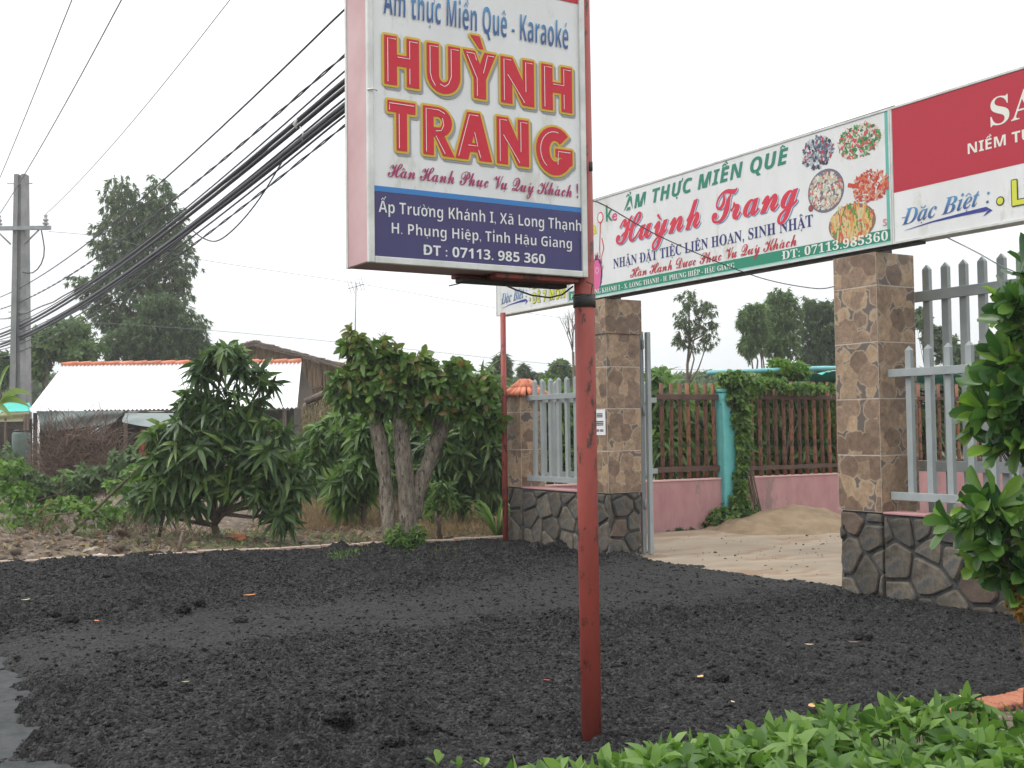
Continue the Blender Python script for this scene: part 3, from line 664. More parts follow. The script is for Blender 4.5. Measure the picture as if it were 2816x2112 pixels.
# blue lettering with a printed fade from light to dark blue
m_fade, n, l, p = new_mat('blue_fade_ink'); t = n.new('ShaderNodeTexCoord'); s_ = n.new('ShaderNodeSeparateXYZ'); l.new(t.outputs['Generated'], s_.inputs[0])
r = n.new('ShaderNodeValToRGB'); l.new(s_.outputs['Z'], r.inputs[0]); r.color_ramp.elements[0].position = .25; r.color_ramp.elements[0].color = (.035, .10, .27, 1); r.color_ramp.elements[1].position = .85; r.color_ramp.elements[1].color = (.09, .26, .50, 1)
l.new(r.outputs[0], p.inputs['Base Color']); p.inputs['Roughness'].default_value = .4
sgl('Ấm thực Miền Quê - Karaoké', (235, 112), (1293, 252), capz(1022, 72, 222), m_fade, st='sans', off=-.01, shear=.06, track=.02)
RED, YEL = (.56, .022, .045), (.62, .44, .06)
def arc(cx, cy, rx, ry, a0, a1, n=12): return [(cx + rx * math.cos(math.radians(a0 + (a1 - a0) * i / n)), cy + ry * math.sin(math.radians(a0 + (a1 - a0) * i / n))) for i in range(n + 1)]
def band(o, i_): return [[o[k], o[k + 1], i_[k + 1], i_[k]] for k in range(len(o) - 1)]
def rc_(x0, y0, x1, y1): return [(x0, y0), (x1, y0), (x1, y1), (x0, y1)]
BIG = {
 'H': ([rc_(0, 0, .36, 1), rc_(.64, 0, 1, 1), rc_(.3, .40, .7, .63)], [[(.09, .05), (.09, .94), (.33, .94)], [(.37, .58), (.72, .58), (.72, .94), (.95, .94)], [(.72, .06), (.72, .38)]]),
 'U': ([rc_(0, .36, .36, 1), rc_(.64, .36, 1, 1)] + band(arc(.5, .36, .5, .38, 180, 360), arc(.5, .36, .14, .14, 180, 360)), [[(.33, .94), (.09, .94), (.09, .38), (.14, .24), (.24, .12)], [(.38, .17), (.52, .13), (.64, .20), (.72, .36), (.72, .94), (.95, .94)]]),
 'Ỳ': ([[(0, 1), (.37, 1), (.67, .40), (.33, .40)], [(.64, 1), (1, 1), (.67, .40), (.35, .42)], rc_(.32, 0, .68, .43), [(.22, 1.33), (.50, 1.33), (.62, 1.06), (.50, 1.06)]], [[(.10, .94), (.34, .94), (.40, .80)], [(.41, .05), (.41, .42), (.12, .90)], [(.60, .55), (.73, .94), (.93, .94)]]),
 'N': ([rc_(0, 0, .34, 1), rc_(.66, 0, 1, 1), [(0, 1), (.35, 1), (1, 0), (.65, 0)]], [[(.09, .05), (.09, .94), (.31, .94)], [(.20, .62), (.70, .06)], [(.74, .30), (.74, .94), (.95, .94)]]),
 'T': ([rc_(0, .77, 1, 1), rc_(.31, 0, .69, .8)], [[(.06, .80), (.06, .94), (.95, .94)], [(.40, .05), (.40, .74)]]),
 'R': ([rc_(0, 0, .34, 1)] + band([(.3, 1)] + arc(.48, .69, .46, .31, 90, -90) + [(.3, .38)], [(.3, .80)] + arc(.48, .69, .14, .11, 90, -90) + [(.3, .58)]) + [[(.34, .44), (.68, .42), (1.02, 0), (.64, 0)]], [[(.09, .05), (.09, .94), (.5, .94), (.70, .88)], [(.40, .50), (.58, .52), (.66, .64), (.62, .78)], [(.40, .40), (.70, .05)]]),
 'A': ([[(0, 0), (.35, 0), (.64, 1), (.33, 1)], [(.65, 0), (1, 0), (.68, 1), (.36, 1)], rc_(.24, .17, .76, .36)], [[(.08, .05), (.38, .94), (.62, .94)], [(.34, .30), (.60, .30), (.52, .58)], [(.62, .22), (.68, .06)]]),
 'G': (band(arc(.52, .49, .52, .53, 42, 322, 20), arc(.54, .49, .17, .23, 42, 322, 20)) + [rc_(.54, .36, 1.02, .55), [(.72, .05), (1.02, .22), (1.02, .45), (.72, .45)]], [arc(.52, .49, .40, .42, 75, 235, 12), [(.60, .20), (.62, .49), (.96, .49)]]),
}
def bigword(word, boxes, zb_, zt_):
    for c, (xa, xb) in zip(word, boxes):
        ya, yb = sg(xa, 400)[1], sg(xb, 400)[1]; polys, hi = BIG[c]; dz_ = -.012 if c == 'G' else 0
        def W3(p, lift): return (XS + lift, ya + (yb - ya) * p[0], zb_ + dz_ + (zt_ - zb_) * p[1])
        def letter(name, fat, lift, col, par, dy=0, dz=0):
            mb = MB()
            for q in range(17 if fat else 1):
                oy, oz = (fat * math.cos(PI * q / 8), fat * math.sin(PI * q / 8)) if q < 16 and fat else (0, 0)
                for k, P in enumerate(polys): mb.add([tuple(np.array(W3(p, lift + .000008 * (q + 17 * (k % 12)))) + np.array([0, oy + dy, oz + dz])) for p in P], [tuple(range(len(P)))])
            return link(name, mb.mesh(name), ink(col), par)
        L0 = letter('letter', 0, .0042, RED, ms)
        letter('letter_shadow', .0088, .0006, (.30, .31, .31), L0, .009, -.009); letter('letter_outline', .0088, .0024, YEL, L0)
        mb = MB()
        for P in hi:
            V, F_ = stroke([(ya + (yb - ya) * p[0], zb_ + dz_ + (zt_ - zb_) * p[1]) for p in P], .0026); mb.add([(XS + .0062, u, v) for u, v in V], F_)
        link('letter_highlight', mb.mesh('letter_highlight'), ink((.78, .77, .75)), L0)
zH = (sg(240, 506)[2] + sg(1300, 620)[2]) / 2; zHt = (sg(240, 226)[2] + sg(1300, 366)[2]) / 2
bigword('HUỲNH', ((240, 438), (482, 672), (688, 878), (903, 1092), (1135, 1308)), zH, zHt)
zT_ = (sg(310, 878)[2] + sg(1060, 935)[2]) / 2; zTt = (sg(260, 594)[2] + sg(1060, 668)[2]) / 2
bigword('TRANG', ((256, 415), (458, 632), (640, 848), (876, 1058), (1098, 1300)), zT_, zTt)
sgl('Hân Hạnh Phục Vụ Quý Khách !', (262, 1032), (1352, 1107), capz(300, 950, 1030) * .95, (.36, .04, .13), st='script', fat=.0003)
W_ = (.72, .73, .73)
sgl('Ấp Trường Khánh I, Xã Long Thạnh', (207, 1237), (1368, 1297), capz(350, 1183, 1250), W_, st='sans', off=-.014)
sgl('H. Phụng Hiệp, Tỉnh Hậu Giang', (275, 1352), (1315, 1400), capz(320, 1290, 1352), W_, st='sans', off=-.014)
sgl('ĐT : 07113. 985 360', (458, 1468), (1160, 1492), capz(470, 1410, 1468), W_, st='sans', off=.0)
# bracket and lamp tray under the sign
br = thing('sign_bracket', 'red angle bracket and dark tray under the roadside sign', 'bracket', (1.8, -4.0, 1.77))
link('angle_beam', MB().box((1.80, -4.19, 1.797), (1.875, -3.815, 1.816)).mesh('angle_beam', bevel=.003), m_redpole, br)
link('rear_beam', MB().box((1.72, -4.30, 1.801), (1.76, -3.82, 1.816)).mesh('rear_beam', bevel=.003), m_redpole, br)
link('tray', MB().box((1.735, -4.29, 1.785), (1.797, -3.82, 1.800)).mesh('tray', bevel=.003), m_dark, br)
link('loose_wire', MB().tube([(1.80, -4.12, 1.785), (1.81, -4.07, 1.765), (1.82, -4.0, 1.745), (1.82, -3.92, 1.74), (1.82, -3.86, 1.755), (1.82, -3.81, 1.79)], .0035, 6).mesh('loose_wire', True), m_dark, br)
link('loose_wire', MB().tube([(1.90, -3.80, 1.80), (1.905, -3.775, 1.79), (1.90, -3.78, 1.75), (1.89, -3.86, 1.735)], .003, 6).mesh('loose_wire', True), m_dark, br)
link('loose_wire', MB().tube([(1.80, -4.28, 1.785), (1.80, -4.31, 1.775), (1.80, -4.35, 1.765)], .0025, 6).mesh('loose_wire', True), m_dark, br)
link('wire_tie', MB().tube([(1.905, -4.72, 2.42), (1.91, -4.70, 2.425), (1.912, -4.685, 2.42)], .003, 6).mesh('wire_tie', True), m_frame, ms)
link('trim_seal', MB().tube([(1.905, -3.775, 2.27), (1.905, -3.775, 2.235)], .008, 8).mesh('trim_seal', True), m_dark, ms)

# ------------------------------------------------------------------ BANNER OVER THE GATE
NY = (0, -1, 0)
ZB, ZT = 2.480, 3.435
def bannerbox(label, x0, x1):
    t = thing('banner_sign', label, 'sign', ((x0 + x1) / 2, .1, ZB))
    link('box', MB().box((x0, .012, ZB + .002), (x1, .14, ZT - .002)).mesh('box', bevel=.004), m_frame, t)
    f_ = .014
    for lo, hi in (((x0, -.006, ZB), (x1, .012, ZB + f_)), ((x0, -.006, ZT - f_), (x1, .012, ZT)), ((x0, -.005, ZB + f_), (x0 + f_, .012, ZT - f_)), ((x1 - f_, -.005, ZB + f_), (x1, .012, ZT - f_))):
        link('trim', MB().box(lo, hi).mesh('trim'), m_frame, t)
    flat(t, 'panel_face', [(x0 + f_, 0, ZB + f_), (x1 - f_, 0, ZB + f_), (x1 - f_, 0, ZT - f_), (x0 + f_, 0, ZT - f_)], m_signw, NY, 0)
    return t
XA, XB_, XC, XD = -5.30, -3.875, .155, 1.85
bl = bannerbox('small white and red end banner left of the gate behind the sign pole', XA, XB_ - .003)
bm_ = bannerbox('long white menu banner with green stripe spanning the gate', XB_, XC)
brr = bannerbox('red and white banner at the right end above the picket fence', XC + .003, XD)
def bflat(t, name, x0, x1, z0, z1, col, lift=.001): return flat(t, name, [(x0, 0, z0), (x1, 0, z0), (x1, 0, z1), (x0, 0, z1)], col, NY, lift)
GRN = (.025, .24, .15)
bflat(bm_, 'green_stripe', XB_ + .014, XC - .014, ZB + .028, 2.593, GRN)
bflat(bm_, 'turquoise_edge', XB_ + .014, XC - .014, ZB + .014, ZB + .026, (.25, .55, .50))
bflat(bm_, 'green_border', XC - .045, XC - .015, 2.595, ZT - .016, (.12, .42, .36))
BR = (.43, .024, .045)
bflat(brr, 'red_field', XC + .02, XD - .014, 2.835, ZT - .016, BR)
bflat(bl, 'red_field', XA + .014, XB_ - .02, 2.835, ZT - .016, BR)
def bt(t, text, a, b, cap, col, lift=.0024, rise=0, **k):
    """a, b measured baseline ends, flattened onto the banner plane"""
    A, B = aty(a, 0), aty(b, 0)
    return lettering(t, text, A, B, cap, col, NY, lift, **k)
def cz(a, b): return abs(aty(a, 0)[2] - aty(b, 0)[2])
bt(bm_, 'ẨM THỰC MIỀN QUÊ', (1350, 456), (1702, 352), .12, (.030, .22, .15), st='sansi', off=.01, track=.06)
for col, lift, dx, dz in (((.10, .30, .55), .0022, .012, -.008), ((.75, .76, .77), .0026, .006, -.004), ((.60, .035, .07), .0034, 0, 0)):
    bt(bm_, 'Huỳnh Trang', (1332, 528), (1728, 442), .235, col, lift, st='script', fat=.0055, dx=dx, dz=dz)
bt(bm_, 'NHẬN ĐẶT TIỆC LIÊN HOAN, SINH NHẬT', (1325, 580), (1757, 488), .088, (.035, .035, .17), st='serif', track=.02)
bt(bm_, 'Hân Hạnh Được Phục Vụ Quý Khách', (1362, 600), (1722, 530), .085, (.50, .035, .05), st='script', fat=.0004)
lettering(bm_, 'ĐT: 07113.985360', [aty((1690, 569), 0)[0], 0, 2.517], [XC - .035, 0, 2.517], .064, (.74, .75, .72), NY, .003, st='serif', track=.04, off=.004)
A = aty((1588, 586), 0); B = np.array([-3.83, 0, A[2]])
lettering(bm_, 'ĐC: ẤP TRƯỜNG KHÁNH 1 - X. LONG THẠNH - H. PHỤNG HIỆP - HẬU GIANG', [B[0], 0, 2.522], [A[0], 0, 2.522], .044, (.74, .75, .72), NY, .003, st='serif')
# karaoke corner
bt(bm_, 'k', (1308, 478), (1322, 476), .15, (.02, .20, .12), st='', off=.012)
bt(bm_, 'e', (1322, 478), (1334, 474), .10, (.62, .06, .20), st='', off=.012)
bt(bm_, 'ara', (1250, 520), (1290, 503), .13, (.66, .55, .05), st='', off=.012)
def shape(t, name, cx, cz_, pts, col, lift, sx=1, sz=1): return flat(t, name, [(cx + a * sx, 0, cz_ + b * sz) for a, b in pts], col, NY, lift)
def ell(n=18, w=0, rg=None): return [((1 + (rg.uniform(-w, w) if rg else 0)) * math.cos(2 * PI * i / n), (1 + (rg.uniform(-w, w) if rg else 0)) * math.sin(2 * PI * i / n)) for i in range(n)]
c = aty((1297, 470), 0); shape(bm_, 'microphone_print', c[0], c[2], ell(), (.62, .05, .06), .0024, .050, .055); shape(bm_, 'microphone_print', c[0], c[2], ell(), (.74, .74, .74), .0030, .038, .042)
V, F_ = stroke([(c[0], c[2] - .05), (c[0] - .02, c[2] - .30), (c[0] - .01, c[2] - .42), (c[0] + .05, c[2] - .30), (c[0] + .02, c[2] - .20)], .014)
link('microphone_cord_print', MB().add([(a, -.0024, b) for a, b in V], F_).mesh('microphone_cord_print'), ink((.60, .06, .07)), bm_)
c = aty((1295, 590), 0)
shape(bm_, 'dancer_print', c[0] - .03, c[2], ell(26, .16, random.Random(4)), (.03, .03, .12), .0022, .085, .16)
shape(bm_, 'dancer_print', c[0] - .045, c[2] - .01, ell(22, .1, random.Random(5)), (.66, .12, .30), .0028, .07, .15)
shape(bm_, 'dancer_print', c[0] - .035, c[2] + .03, ell(), (.74, .45, .55), .0034, .028, .034); shape(bm_, 'dancer_print', c[0] - .035, c[2] + .03, ell(), (.66, .12, .30), .0040, .019, .024)
mb = MB(); rg = random.Random(9)
for k in range(26):
    a = rg.uniform(-.3, 3.3); q = np.array([c[0] - .035, c[2] + .03]); d = np.array([math.cos(a), math.sin(a)])
    V, F_ = stroke([q + d * (.065, .12), q + d * (.10 + rg.uniform(0, .03), .16 + rg.uniform(0, .03))], [.009, .002]); mb.add([(x_, -.0026, z_) for x_, z_ in V], F_)
link('hair_print', mb.mesh('hair_print'), ink((.45, .05, .10)), bm_)
def food(D, rx, rz, pals, seed, n=300, name='food_print', plate=None, stripes=False):
    """a printed photograph of a dish, as overlapping flecks of ink"""
    rg = random.Random(seed); c = aty(D, 0); mats = [ink(q) for q in pals]; mb = MB()
    if plate is not None:
        mb.add([(c[0] + rx * 1.05 * a, -.0016, c[2] + rz * 1.08 * b) for a, b in ell(28)], [tuple(range(28))], 0)
    for k in range(n):
        r_, a = rg.random() ** .5 * .92, rg.uniform(0, 6.28); qx, qz = c[0] + rx * r_ * math.cos(a), c[2] + rz * r_ * math.sin(a)
        m_ = rg.randrange(1 if plate is not None else 0, len(mats)); lf = .0018 + k * .000004
        if stripes and rg.random() < .6:
            V, F_ = stroke([(qx, qz - rz * .25), (qx + rg.uniform(-.1, .1) * rx, qz + rz * .3)], rx * .07); mb.add([(x_, -lf, z_) for x_, z_ in V], F_, m_)
        else:
            s1, s2, th = rx * rg.uniform(.03, .13), rz * rg.uniform(.03, .10), rg.uniform(0, 3.1)
            P = [(s1 * u, s2 * v) for u, v in ell(8, .35, rg)]
            mb.add([(qx + u * math.cos(th) - v * math.sin(th), -lf, qz + u * math.sin(th) + v * math.cos(th)) for u, v in P], [tuple(range(8))], m_)
    me = mb.mesh(name)
    for q in mats: me.materials.append(q)
    return link(name, me, None, bm_)
food((1766, 330), .17, .13, [(.14, .17, .25), (.09, .11, .17), (.35, .40, .48), (.04, .05, .07), (.5, .55, .55), (.42, .05, .05)], 1)
food((1856, 304), .21, .13, [(.06, .25, .07), (.04, .16, .05), (.55, .08, .07), (.65, .55, .5), (.12, .35, .12), (.5, .10, .10)], 2)
food((1784, 412), .17, .15, [(.16, .15, .2), (.62, .60, .52), (.55, .42, .3), (.45, .5, .4), (.58, .15, .12), (.68, .66, .60)], 3, plate=1)
food((1880, 402), .18, .12, [(.50, .07, .04), (.60, .15, .08), (.42, .04, .03), (.60, .35, .25)], 4)
V, F_ = stroke([(aty((1832, 400), 0)[0], aty((1832, 400), 0)[2]), (aty((1868, 404), 0)[0], aty((1868, 404), 0)[2])], .03)
link('skewer_print', MB().add([(a, -.0025, b) for a, b in V], F_).mesh('skewer_print'), ink((.50, .07, .04)), bm_)
food((1840, 482), .21, .13, [(.25, .14, .10), (.62, .30, .10), (.65, .45, .15), (.55, .12, .06), (.60, .50, .3), (.10, .25, .06)], 5, stripes=True, plate=1, n=340)
c = aty((1752, 450), 0); shape(bm_, 'dip_print', c[0], c[2], ell(), (.12, .10, .12), .0020, .026, .026); shape(bm_, 'dip_print', c[0], c[2], ell(), (.38, .06, .04), .0026, .018, .018)
c = aty((1912, 488), 0)
lettering(bm_, 'S', [c[0] - .02, 0, c[2]], [c[0] + .02, 0, c[2]], .05, (.60, .25, .22), NY, .003, st='sans')
# end banners
def dac_biet(t, x0, x1, z, cap):
    m1 = m_fade
    s = (x1 - x0); lettering(t, 'Đặc Biệt :', [x0, 0, z], [x1, 0, z + .05 * s], cap, m1, NY, .0024, st='bi', off=-.002, shear=.15)
    P = [(x0 + .02 * s, z - .38 * cap), (x0 + .35 * s, z - .16 * cap), (x0 + .7 * s, z - .06 * cap), (x0 + .96 * s, z - .02 * cap), (x0 + 1.01 * s, z - .12 * cap), (x0 + .93 * s, z - .42 * cap)]
    V, F_ = stroke(P, [.002, .010, .020, .028, .026, .003]); link('swoosh_print', MB().add([(a, -.0024, b) for a, b in V], F_).mesh('swoosh_print'), ink((.04, .05, .26)), t)
dac_biet(brr, .245, .93, 2.60, .105)
dac_biet(bl, -5.19, -4.66, 2.60, .115)
def outlined(t, text, x0, x1, z, cap):
    for col, off, lift in (((.05, .05, .05), .009 * cap / .155, .0030), ((.62, .64, .06), .002, .0040)):
        lettering(t, text, [x0, 0, z], [x1, 0, z], cap, col, NY, lift, st='sans', fat=off, track=.08)
for t, x_, zz in ((brr, 1.005, 2.60), (bl, -4.60, 2.70), (bl, -4.60, 2.565)):
    shape(t, 'bullet_print', x_, zz + .03, ell(), (.05, .05, .05), .0022, .030 if t is brr else .02, .030 if t is brr else .02); shape(t, 'bullet_print', x_, zz + .03, ell(), (.62, .64, .06), .0030, .022 if t is brr else .014, .022 if t is brr else .014)
outlined(brr, 'LẨU', 1.075, 1.50, 2.585, .155)
outlined(bl, 'LẨU DÊ', -4.55, -4.14, 2.70, .10)
outlined(bl, 'DÊ 7 MÓN', -4.55, -3.93, 2.548, .105)
lettering(brr, 'SA', [.935, 0, 3.115], [1.29, 0, 3.115], .175, (.72, .72, .66), NY, .0024, st='serif', off=.0)
lettering(brr, 'NIỀM TỰ H', [.77, 0, 2.975], [1.36, 0, 2.975], .068, (.72, .72, .66), NY, .0024, st='sans')
bb = thing('banner_support', 'dark steel beam carrying the long banner on the gate pillars', 'support', (-1.8, .25, ZB))
for z_ in (2.462,): link('beam', MB().box((-3.7, .03, z_ - .0), (.35, .10, z_ + .016)).mesh('beam'), m_dark, bb)
for x_ in (-3.45, -.15): link('foot', MB().box((x_ - .04, .11, 2.456), (x_ + .04, .3, 2.50)).mesh('foot'), m_dark, bb)
link('top_wire', MB().tube([(-3.9, .06, 3.46), (-1.8, .06, 3.452), (.15, .06, 3.46)], .004, 6).mesh('top_wire', True), m_dark, bb)
bp_ = thing('banner_pole', 'thin red steel pole propping the far left end banner', 'pole', (-4.93, -.08, 0))
link('shaft', MB().tube([(-5.02, -.085, -.1), (-5.02, -.085, 1.2), (-5.02, -.085, 2.49)], .030, 16).mesh('shaft', True), m_redpole, bp_)
# paper notice on the left pillar
pn = thing('paper_notice', 'white printed paper notice stuck on the left gate pillar', 'notice', (-3.4, -.004, 1.25))
a1, a2 = aty((1291, 885), -.004), aty((1307, 940), -.004)
x1_ = a2[0] + .01; x0_ = x1_ - .21
link('sheet', MB().box((x0_, -.006, a2[2]), (x1_, -.003, a1[2])).mesh('sheet'), mat('paper', (.72, .72, .72), (.78, .78, .78), rough=.8), pn)
for k, (tx, q) in enumerate((('XE', .20), ('CẤM', .15), ('ĐẬU', .10), ('XE', .04))):
    pass
mb = MB()
for (u0, u1, v0, v1) in ((.35, .8, .70, .88), (.3, .85, .38, .58), (.3, .52, .14, .24), (.58, .85, .14, .24)):
    H_ = a1[2] - a2[2]
    for s_ in range(3):
        mb.box((x0_ + .21 * u0, -.0075, a2[2] + H_ * (v0 + (v1 - v0) * s_ / 3)), (x0_ + .21 * u1, -.0062, a2[2] + H_ * (v0 + (v1 - v0) * (s_ + .6) / 3)))
link('printed_lines', mb.mesh('printed_lines'), m_dark, pn)

# ------------------------------------------------------------------ POWER POLE AND CABLES
m_pole = mat('concrete_pole', (.21, .215, .21), (.29, .29, .28), scale=3, rough=.85, bump=.2, bscale=20, c3=(.17, .18, .165), c3amt=.6, c3scale=2)
m_galv = mat('galvanised_steel', (.25, .26, .27), (.33, .34, .34), scale=6, rough=.5, metal=.5)
m_cable = mat('cable_rubber', (.012, .012, .02), (.02, .02, .03), rough=.5)
m_wire = mat('bare_wire', (.17, .18, .21), (.25, .26, .29), rough=.5, metal=.4)
PP = atd((45, 700), 27); px0, py0 = PP[0], PP[1]
pp = thing('power_pole', 'tall grooved concrete power pole at the left by the road', 'pole', (px0, py0, 0))
R_ = np.array([[_rt[0], _fw[0], 0], [_rt[1], _fw[1], 0], [0, 0, 1.]])
wb, wt, zt_ = .225, .135, 7.43
def frust(mb, u0, u1, v0, v1, z0, z1, k0, k1):
    V = [(u * k, v * k, z) for z, k in ((z0, k0), (z1, k1)) for u, v in ((u0, v0), (u1, v0), (u1, v1), (u0, v1))]
    V = [tuple(np.array([px0, py0, 0]) + R_ @ np.array(v)) for v in V]
    mb.add(V, [(0, 3, 2, 1), (4, 5, 6, 7), (0, 1, 5, 4), (1, 2, 6, 5), (2, 3, 7, 6), (3, 0, 4, 7)])
mb = MB(); frust(mb, -1, -.28, -.8, .8, -.3, zt_, wb, wt); frust(mb, .28, 1, -.8, .8, -.3, zt_, wb, wt); link('shaft', mb.mesh('shaft'), m_pole, pp)
mb = MB(); frust(mb, -.30, .30, -.45, .45, -.3, zt_ - .02, wb, wt); link('web', mb.mesh('web'), mat('concrete_shade', (.17, .18, .18), (.24, .24, .23), scale=4, rough=.9), pp)
cz0 = 6.12
def pl(u, v, z): return np.array([px0, py0, 0]) + R_ @ np.array([u, v, z])
mb = MB().box((-.62, -.24, cz0 - .045), (.78, -.16, cz0 + .045), R=R_, o=(px0, py0, 0)); link('crossarm', mb.mesh('crossarm'), m_galv, pp)
for s in (-1, 1): link('brace', MB().tube([pl(s * .5, -.2, cz0 - .05), pl(s * .16, -.2, cz0 - .38)], .02, 6).mesh('brace', True), m_galv, pp)
m_ins = mat('brown_white_porcelain', (.35, .33, .33), (.5, .5, .5), rough=.3)
INS = []
for u in (-.44, .66, .74):
    if u == .74: continue
    zc = cz0 + .05; prof = [(0, .03), (.02, .03), (.03, .07), (.07, .075), (.08, .04), (.11, .04), (.12, .065), (.16, .06), (.17, .035), (.21, .035), (.24, .05), (.27, .02)]
    me = MB().tube([pl(u, -.2, zc + a) for a, b in prof], [b for a, b in prof], 12).mesh('insulator', True); link('insulator', me, m_ins, pp); INS.append(pl(u, -.2, zc + .27))
for z_, u in ((7.2, .30), (4.0, -.30), (4.15, .25)): link('bolt', MB().tube([pl(-abs(u), -.1, z_), pl(abs(u), -.1, z_)], .012, 6).mesh('bolt', True), m_galv, pp)
link('jumper_loop', MB().tube([pl(.56, -.2, 6.06), pl(.60, -.2, 5.85), pl(.63, -.2, 5.65), pl(.62, -.2, 5.45), pl(.56, -.2, 5.27), pl(.47, -.2, 5.14), pl(.36, -.2, 5.06), pl(.24, -.2, 5.05), pl(.12, -.2, 5.08)], .014, 6).mesh('jumper_loop', True), m_cable, pp)

def cable(label, A, B, r, sag=0, m=m_cable, ext=1.0, n=28, name='overhead_cable', wiggle=0, twist=0, group='overhead cables along the road'):
    """A far end, B a point where the photo loses it; ext carries it on past B"""
    A = np.array(A, float); B = np.array(B, float); P = []
    for i in range(n + 1):
        t = i / n * ext; q = A + (B - A) * t; q[2] -= sag * 4 * t * (1 - t) if t <= 1 else sag * 4 * t * (1 - t) * .0
        if t > 1: q[2] += sag * 4 * (t - 1) * t * .6
        if wiggle: q = q + np.array([0, math.sin(i * 1.9) * wiggle, math.cos(i * 2.3) * wiggle])
        P.append(q)
    o = thing(name, label, 'cable', A, group)
    mb = MB()
    if twist:
        Q = []
        for s in (0, PI):
            pts = []
            for i in range(len(P) * 6 - 5):
                f_ = i / 6; j = min(int(f_), len(P) - 2); q = P[j] + (P[j + 1] - P[j]) * (f_ - j); a = i * 1.05 + s
                pts.append(q + np.array([0, math.cos(a), math.sin(a)]) * r * twist)
            mb.tube(pts, r * .75, 5)
    else: mb.tube(P, r, 6)
    link('strand', mb.mesh('strand', True), m, o); return o
def wire(label, a, Za, b, yb, r, **k):
    A = atd(a, Za) if not isinstance(a, np.ndarray) else a
    return cable(label, A, aty(b, yb), r, **k)
wire('thin high wire crossing the top left corner', (-60, 520), 40, (155, 0), -3.3, .009, m=m_wire, ext=1.6, sag=.1)
wire('thin wire rising from the left insulator of the crossarm', INS[0], 0, (262, 0), -3.2, .009, m=m_wire, ext=1.6, sag=.1)
wire('thin wire rising from the right insulator of the crossarm', INS[1], 0, (496, 0), -2.0, .0065, m=m_wire, ext=1.6, sag=.15)
YL = -2.43
specs = [((0, 642), (752, 12), .010, 'thin black cable, highest of those meeting the sign edge', {}),
         ((0, 668), (752, 112), .010, 'twisted pair cable running to the sign edge', dict(twist=.9)),
         ((0, 712), (752, 146), .009, 'thin cable just above the thick bundle', {}),
         ((0, 722), (752, 168), .024, 'thick black cable, top of the bundle', {}),
         ((0, 728), (752, 184), .022, 'black cable second from the top of the bundle', {}),
         ((0, 734), (752, 206), .010, 'thin black cable in the middle of the bundle', {}),
         ((0, 744), (752, 222), .030, 'thickest black cable in the middle of the bundle', {}),
         ((0, 750), (752, 231), .022, 'black cable under the thickest one of the bundle', {}),
         ((0, 756), (752, 243), .010, 'thin black cable, lowest edge of the bundle', {}),
         ((0, 772), (752, 264), .009, 'loose twisted cable hanging below the bundle', dict(twist=.9))]
for a, b, r_, lab, k in specs:
    A = aty(a, YL) if False else atd(a, 30); 
    wire(lab, A, 0, b, YL, r_, ext=1.45, sag=.28 if r_ > .012 else .34, **k)
for k, (a, b, r_) in enumerate((((0, 690), (752, 168), .012), ((0, 738), (752, 215), .013))):
    wire(('slack black cable wandering through the upper bundle', 'slack black cable wandering through the lower bundle')[k], atd(a, 30), 0, b, YL, r_, ext=1.4, sag=.42, wiggle=.012)
# ties, droops and side wires
tie = thing('cable_tie', 'pale cord knotted round the cable bundle', 'cord', aty((648, 275), YL), None)
q = aty((645, 268), YL); mb = MB()
for k in range(6):
    a = k * 1.05; mb.tube([q + np.array([.03 * math.cos(a), -.02, .05 * math.sin(a)]), q + np.array([-.03, -.045, 0]), q + np.array([.03 * math.sin(a), -.02, -.05 * math.cos(a)])], .005, 5)
mb.tube([q, aty((655, 285), YL - .02), aty((653, 305), YL - .02)], .007, 5); link('knot', mb.mesh('knot', True), m_frame, tie)
cable('slack loop of cable hanging below the bundle', aty((415, 497), YL), aty((610, 345), YL), .009, sag=.0, name='hanging_cable', group=None)
bpy.data.objects[-1] if False else None
def free_cable(label, pts, r, m=m_cable, name='hanging_cable'):
    o = thing(name, label, 'cable', pts[0]); 
    P = [np.array(p) for p in pts]; Q = []
    for i in range(len(P) - 1):
        p0, p1, p2, p3 = P[max(i - 1, 0)], P[i], P[i + 1], P[min(i + 2, len(P) - 1)]
        for s in range(6):
            t = s / 6; Q.append(.5 * (2 * p1 + (p2 - p0) * t + (2 * p0 - 5 * p1 + 4 * p2 - p3) * t * t + (3 * p1 - p0 - 3 * p2 + p3) * t ** 3))
    Q.append(P[-1]); link('strand', MB().tube(Q, r, 6).mesh('strand', True), m, o)
free_cable('thin looped cable drooping beneath the bundle near the tree', [aty(d, YL) for d in ((416, 498), (440, 515), (470, 520), (510, 490), (560, 430), (612, 345))], .008)
free_cable('faint wire running right from the power pole behind everything', [atd((105, 500), 28), atd((240, 515), 30), atd((430, 560), 34), atd((770, 612), 40), atd((1070, 665), 45), atd((1300, 700), 48)], .006, m_wire)
free_cable('faint low wire passing behind the trees and the red poles', [atd((100, 690), 30), atd((470, 715), 32), atd((860, 752), 34), atd((1240, 790), 36), atd((1560, 800), 38)], .006, m_wire)
free_cable('thin black wire slanting from the sign pole down to the right gate pillar', [np.array([1.845, -3.75, 2.08]), aty((1290, 436), -3.0), aty((1420, 508), -1.6), aty((1560, 570), -.6), aty((1660, 605), -.15), aty((1760, 623), -.02), aty((1802, 619), -.02)], .0035)
free_cable('thin wire dropping from the right banner towards the shrub', [aty((2048, 514), .05), aty((2110, 545), .05), aty((2170, 578), .1), aty((2230, 600), .2)], .004, m_wire)

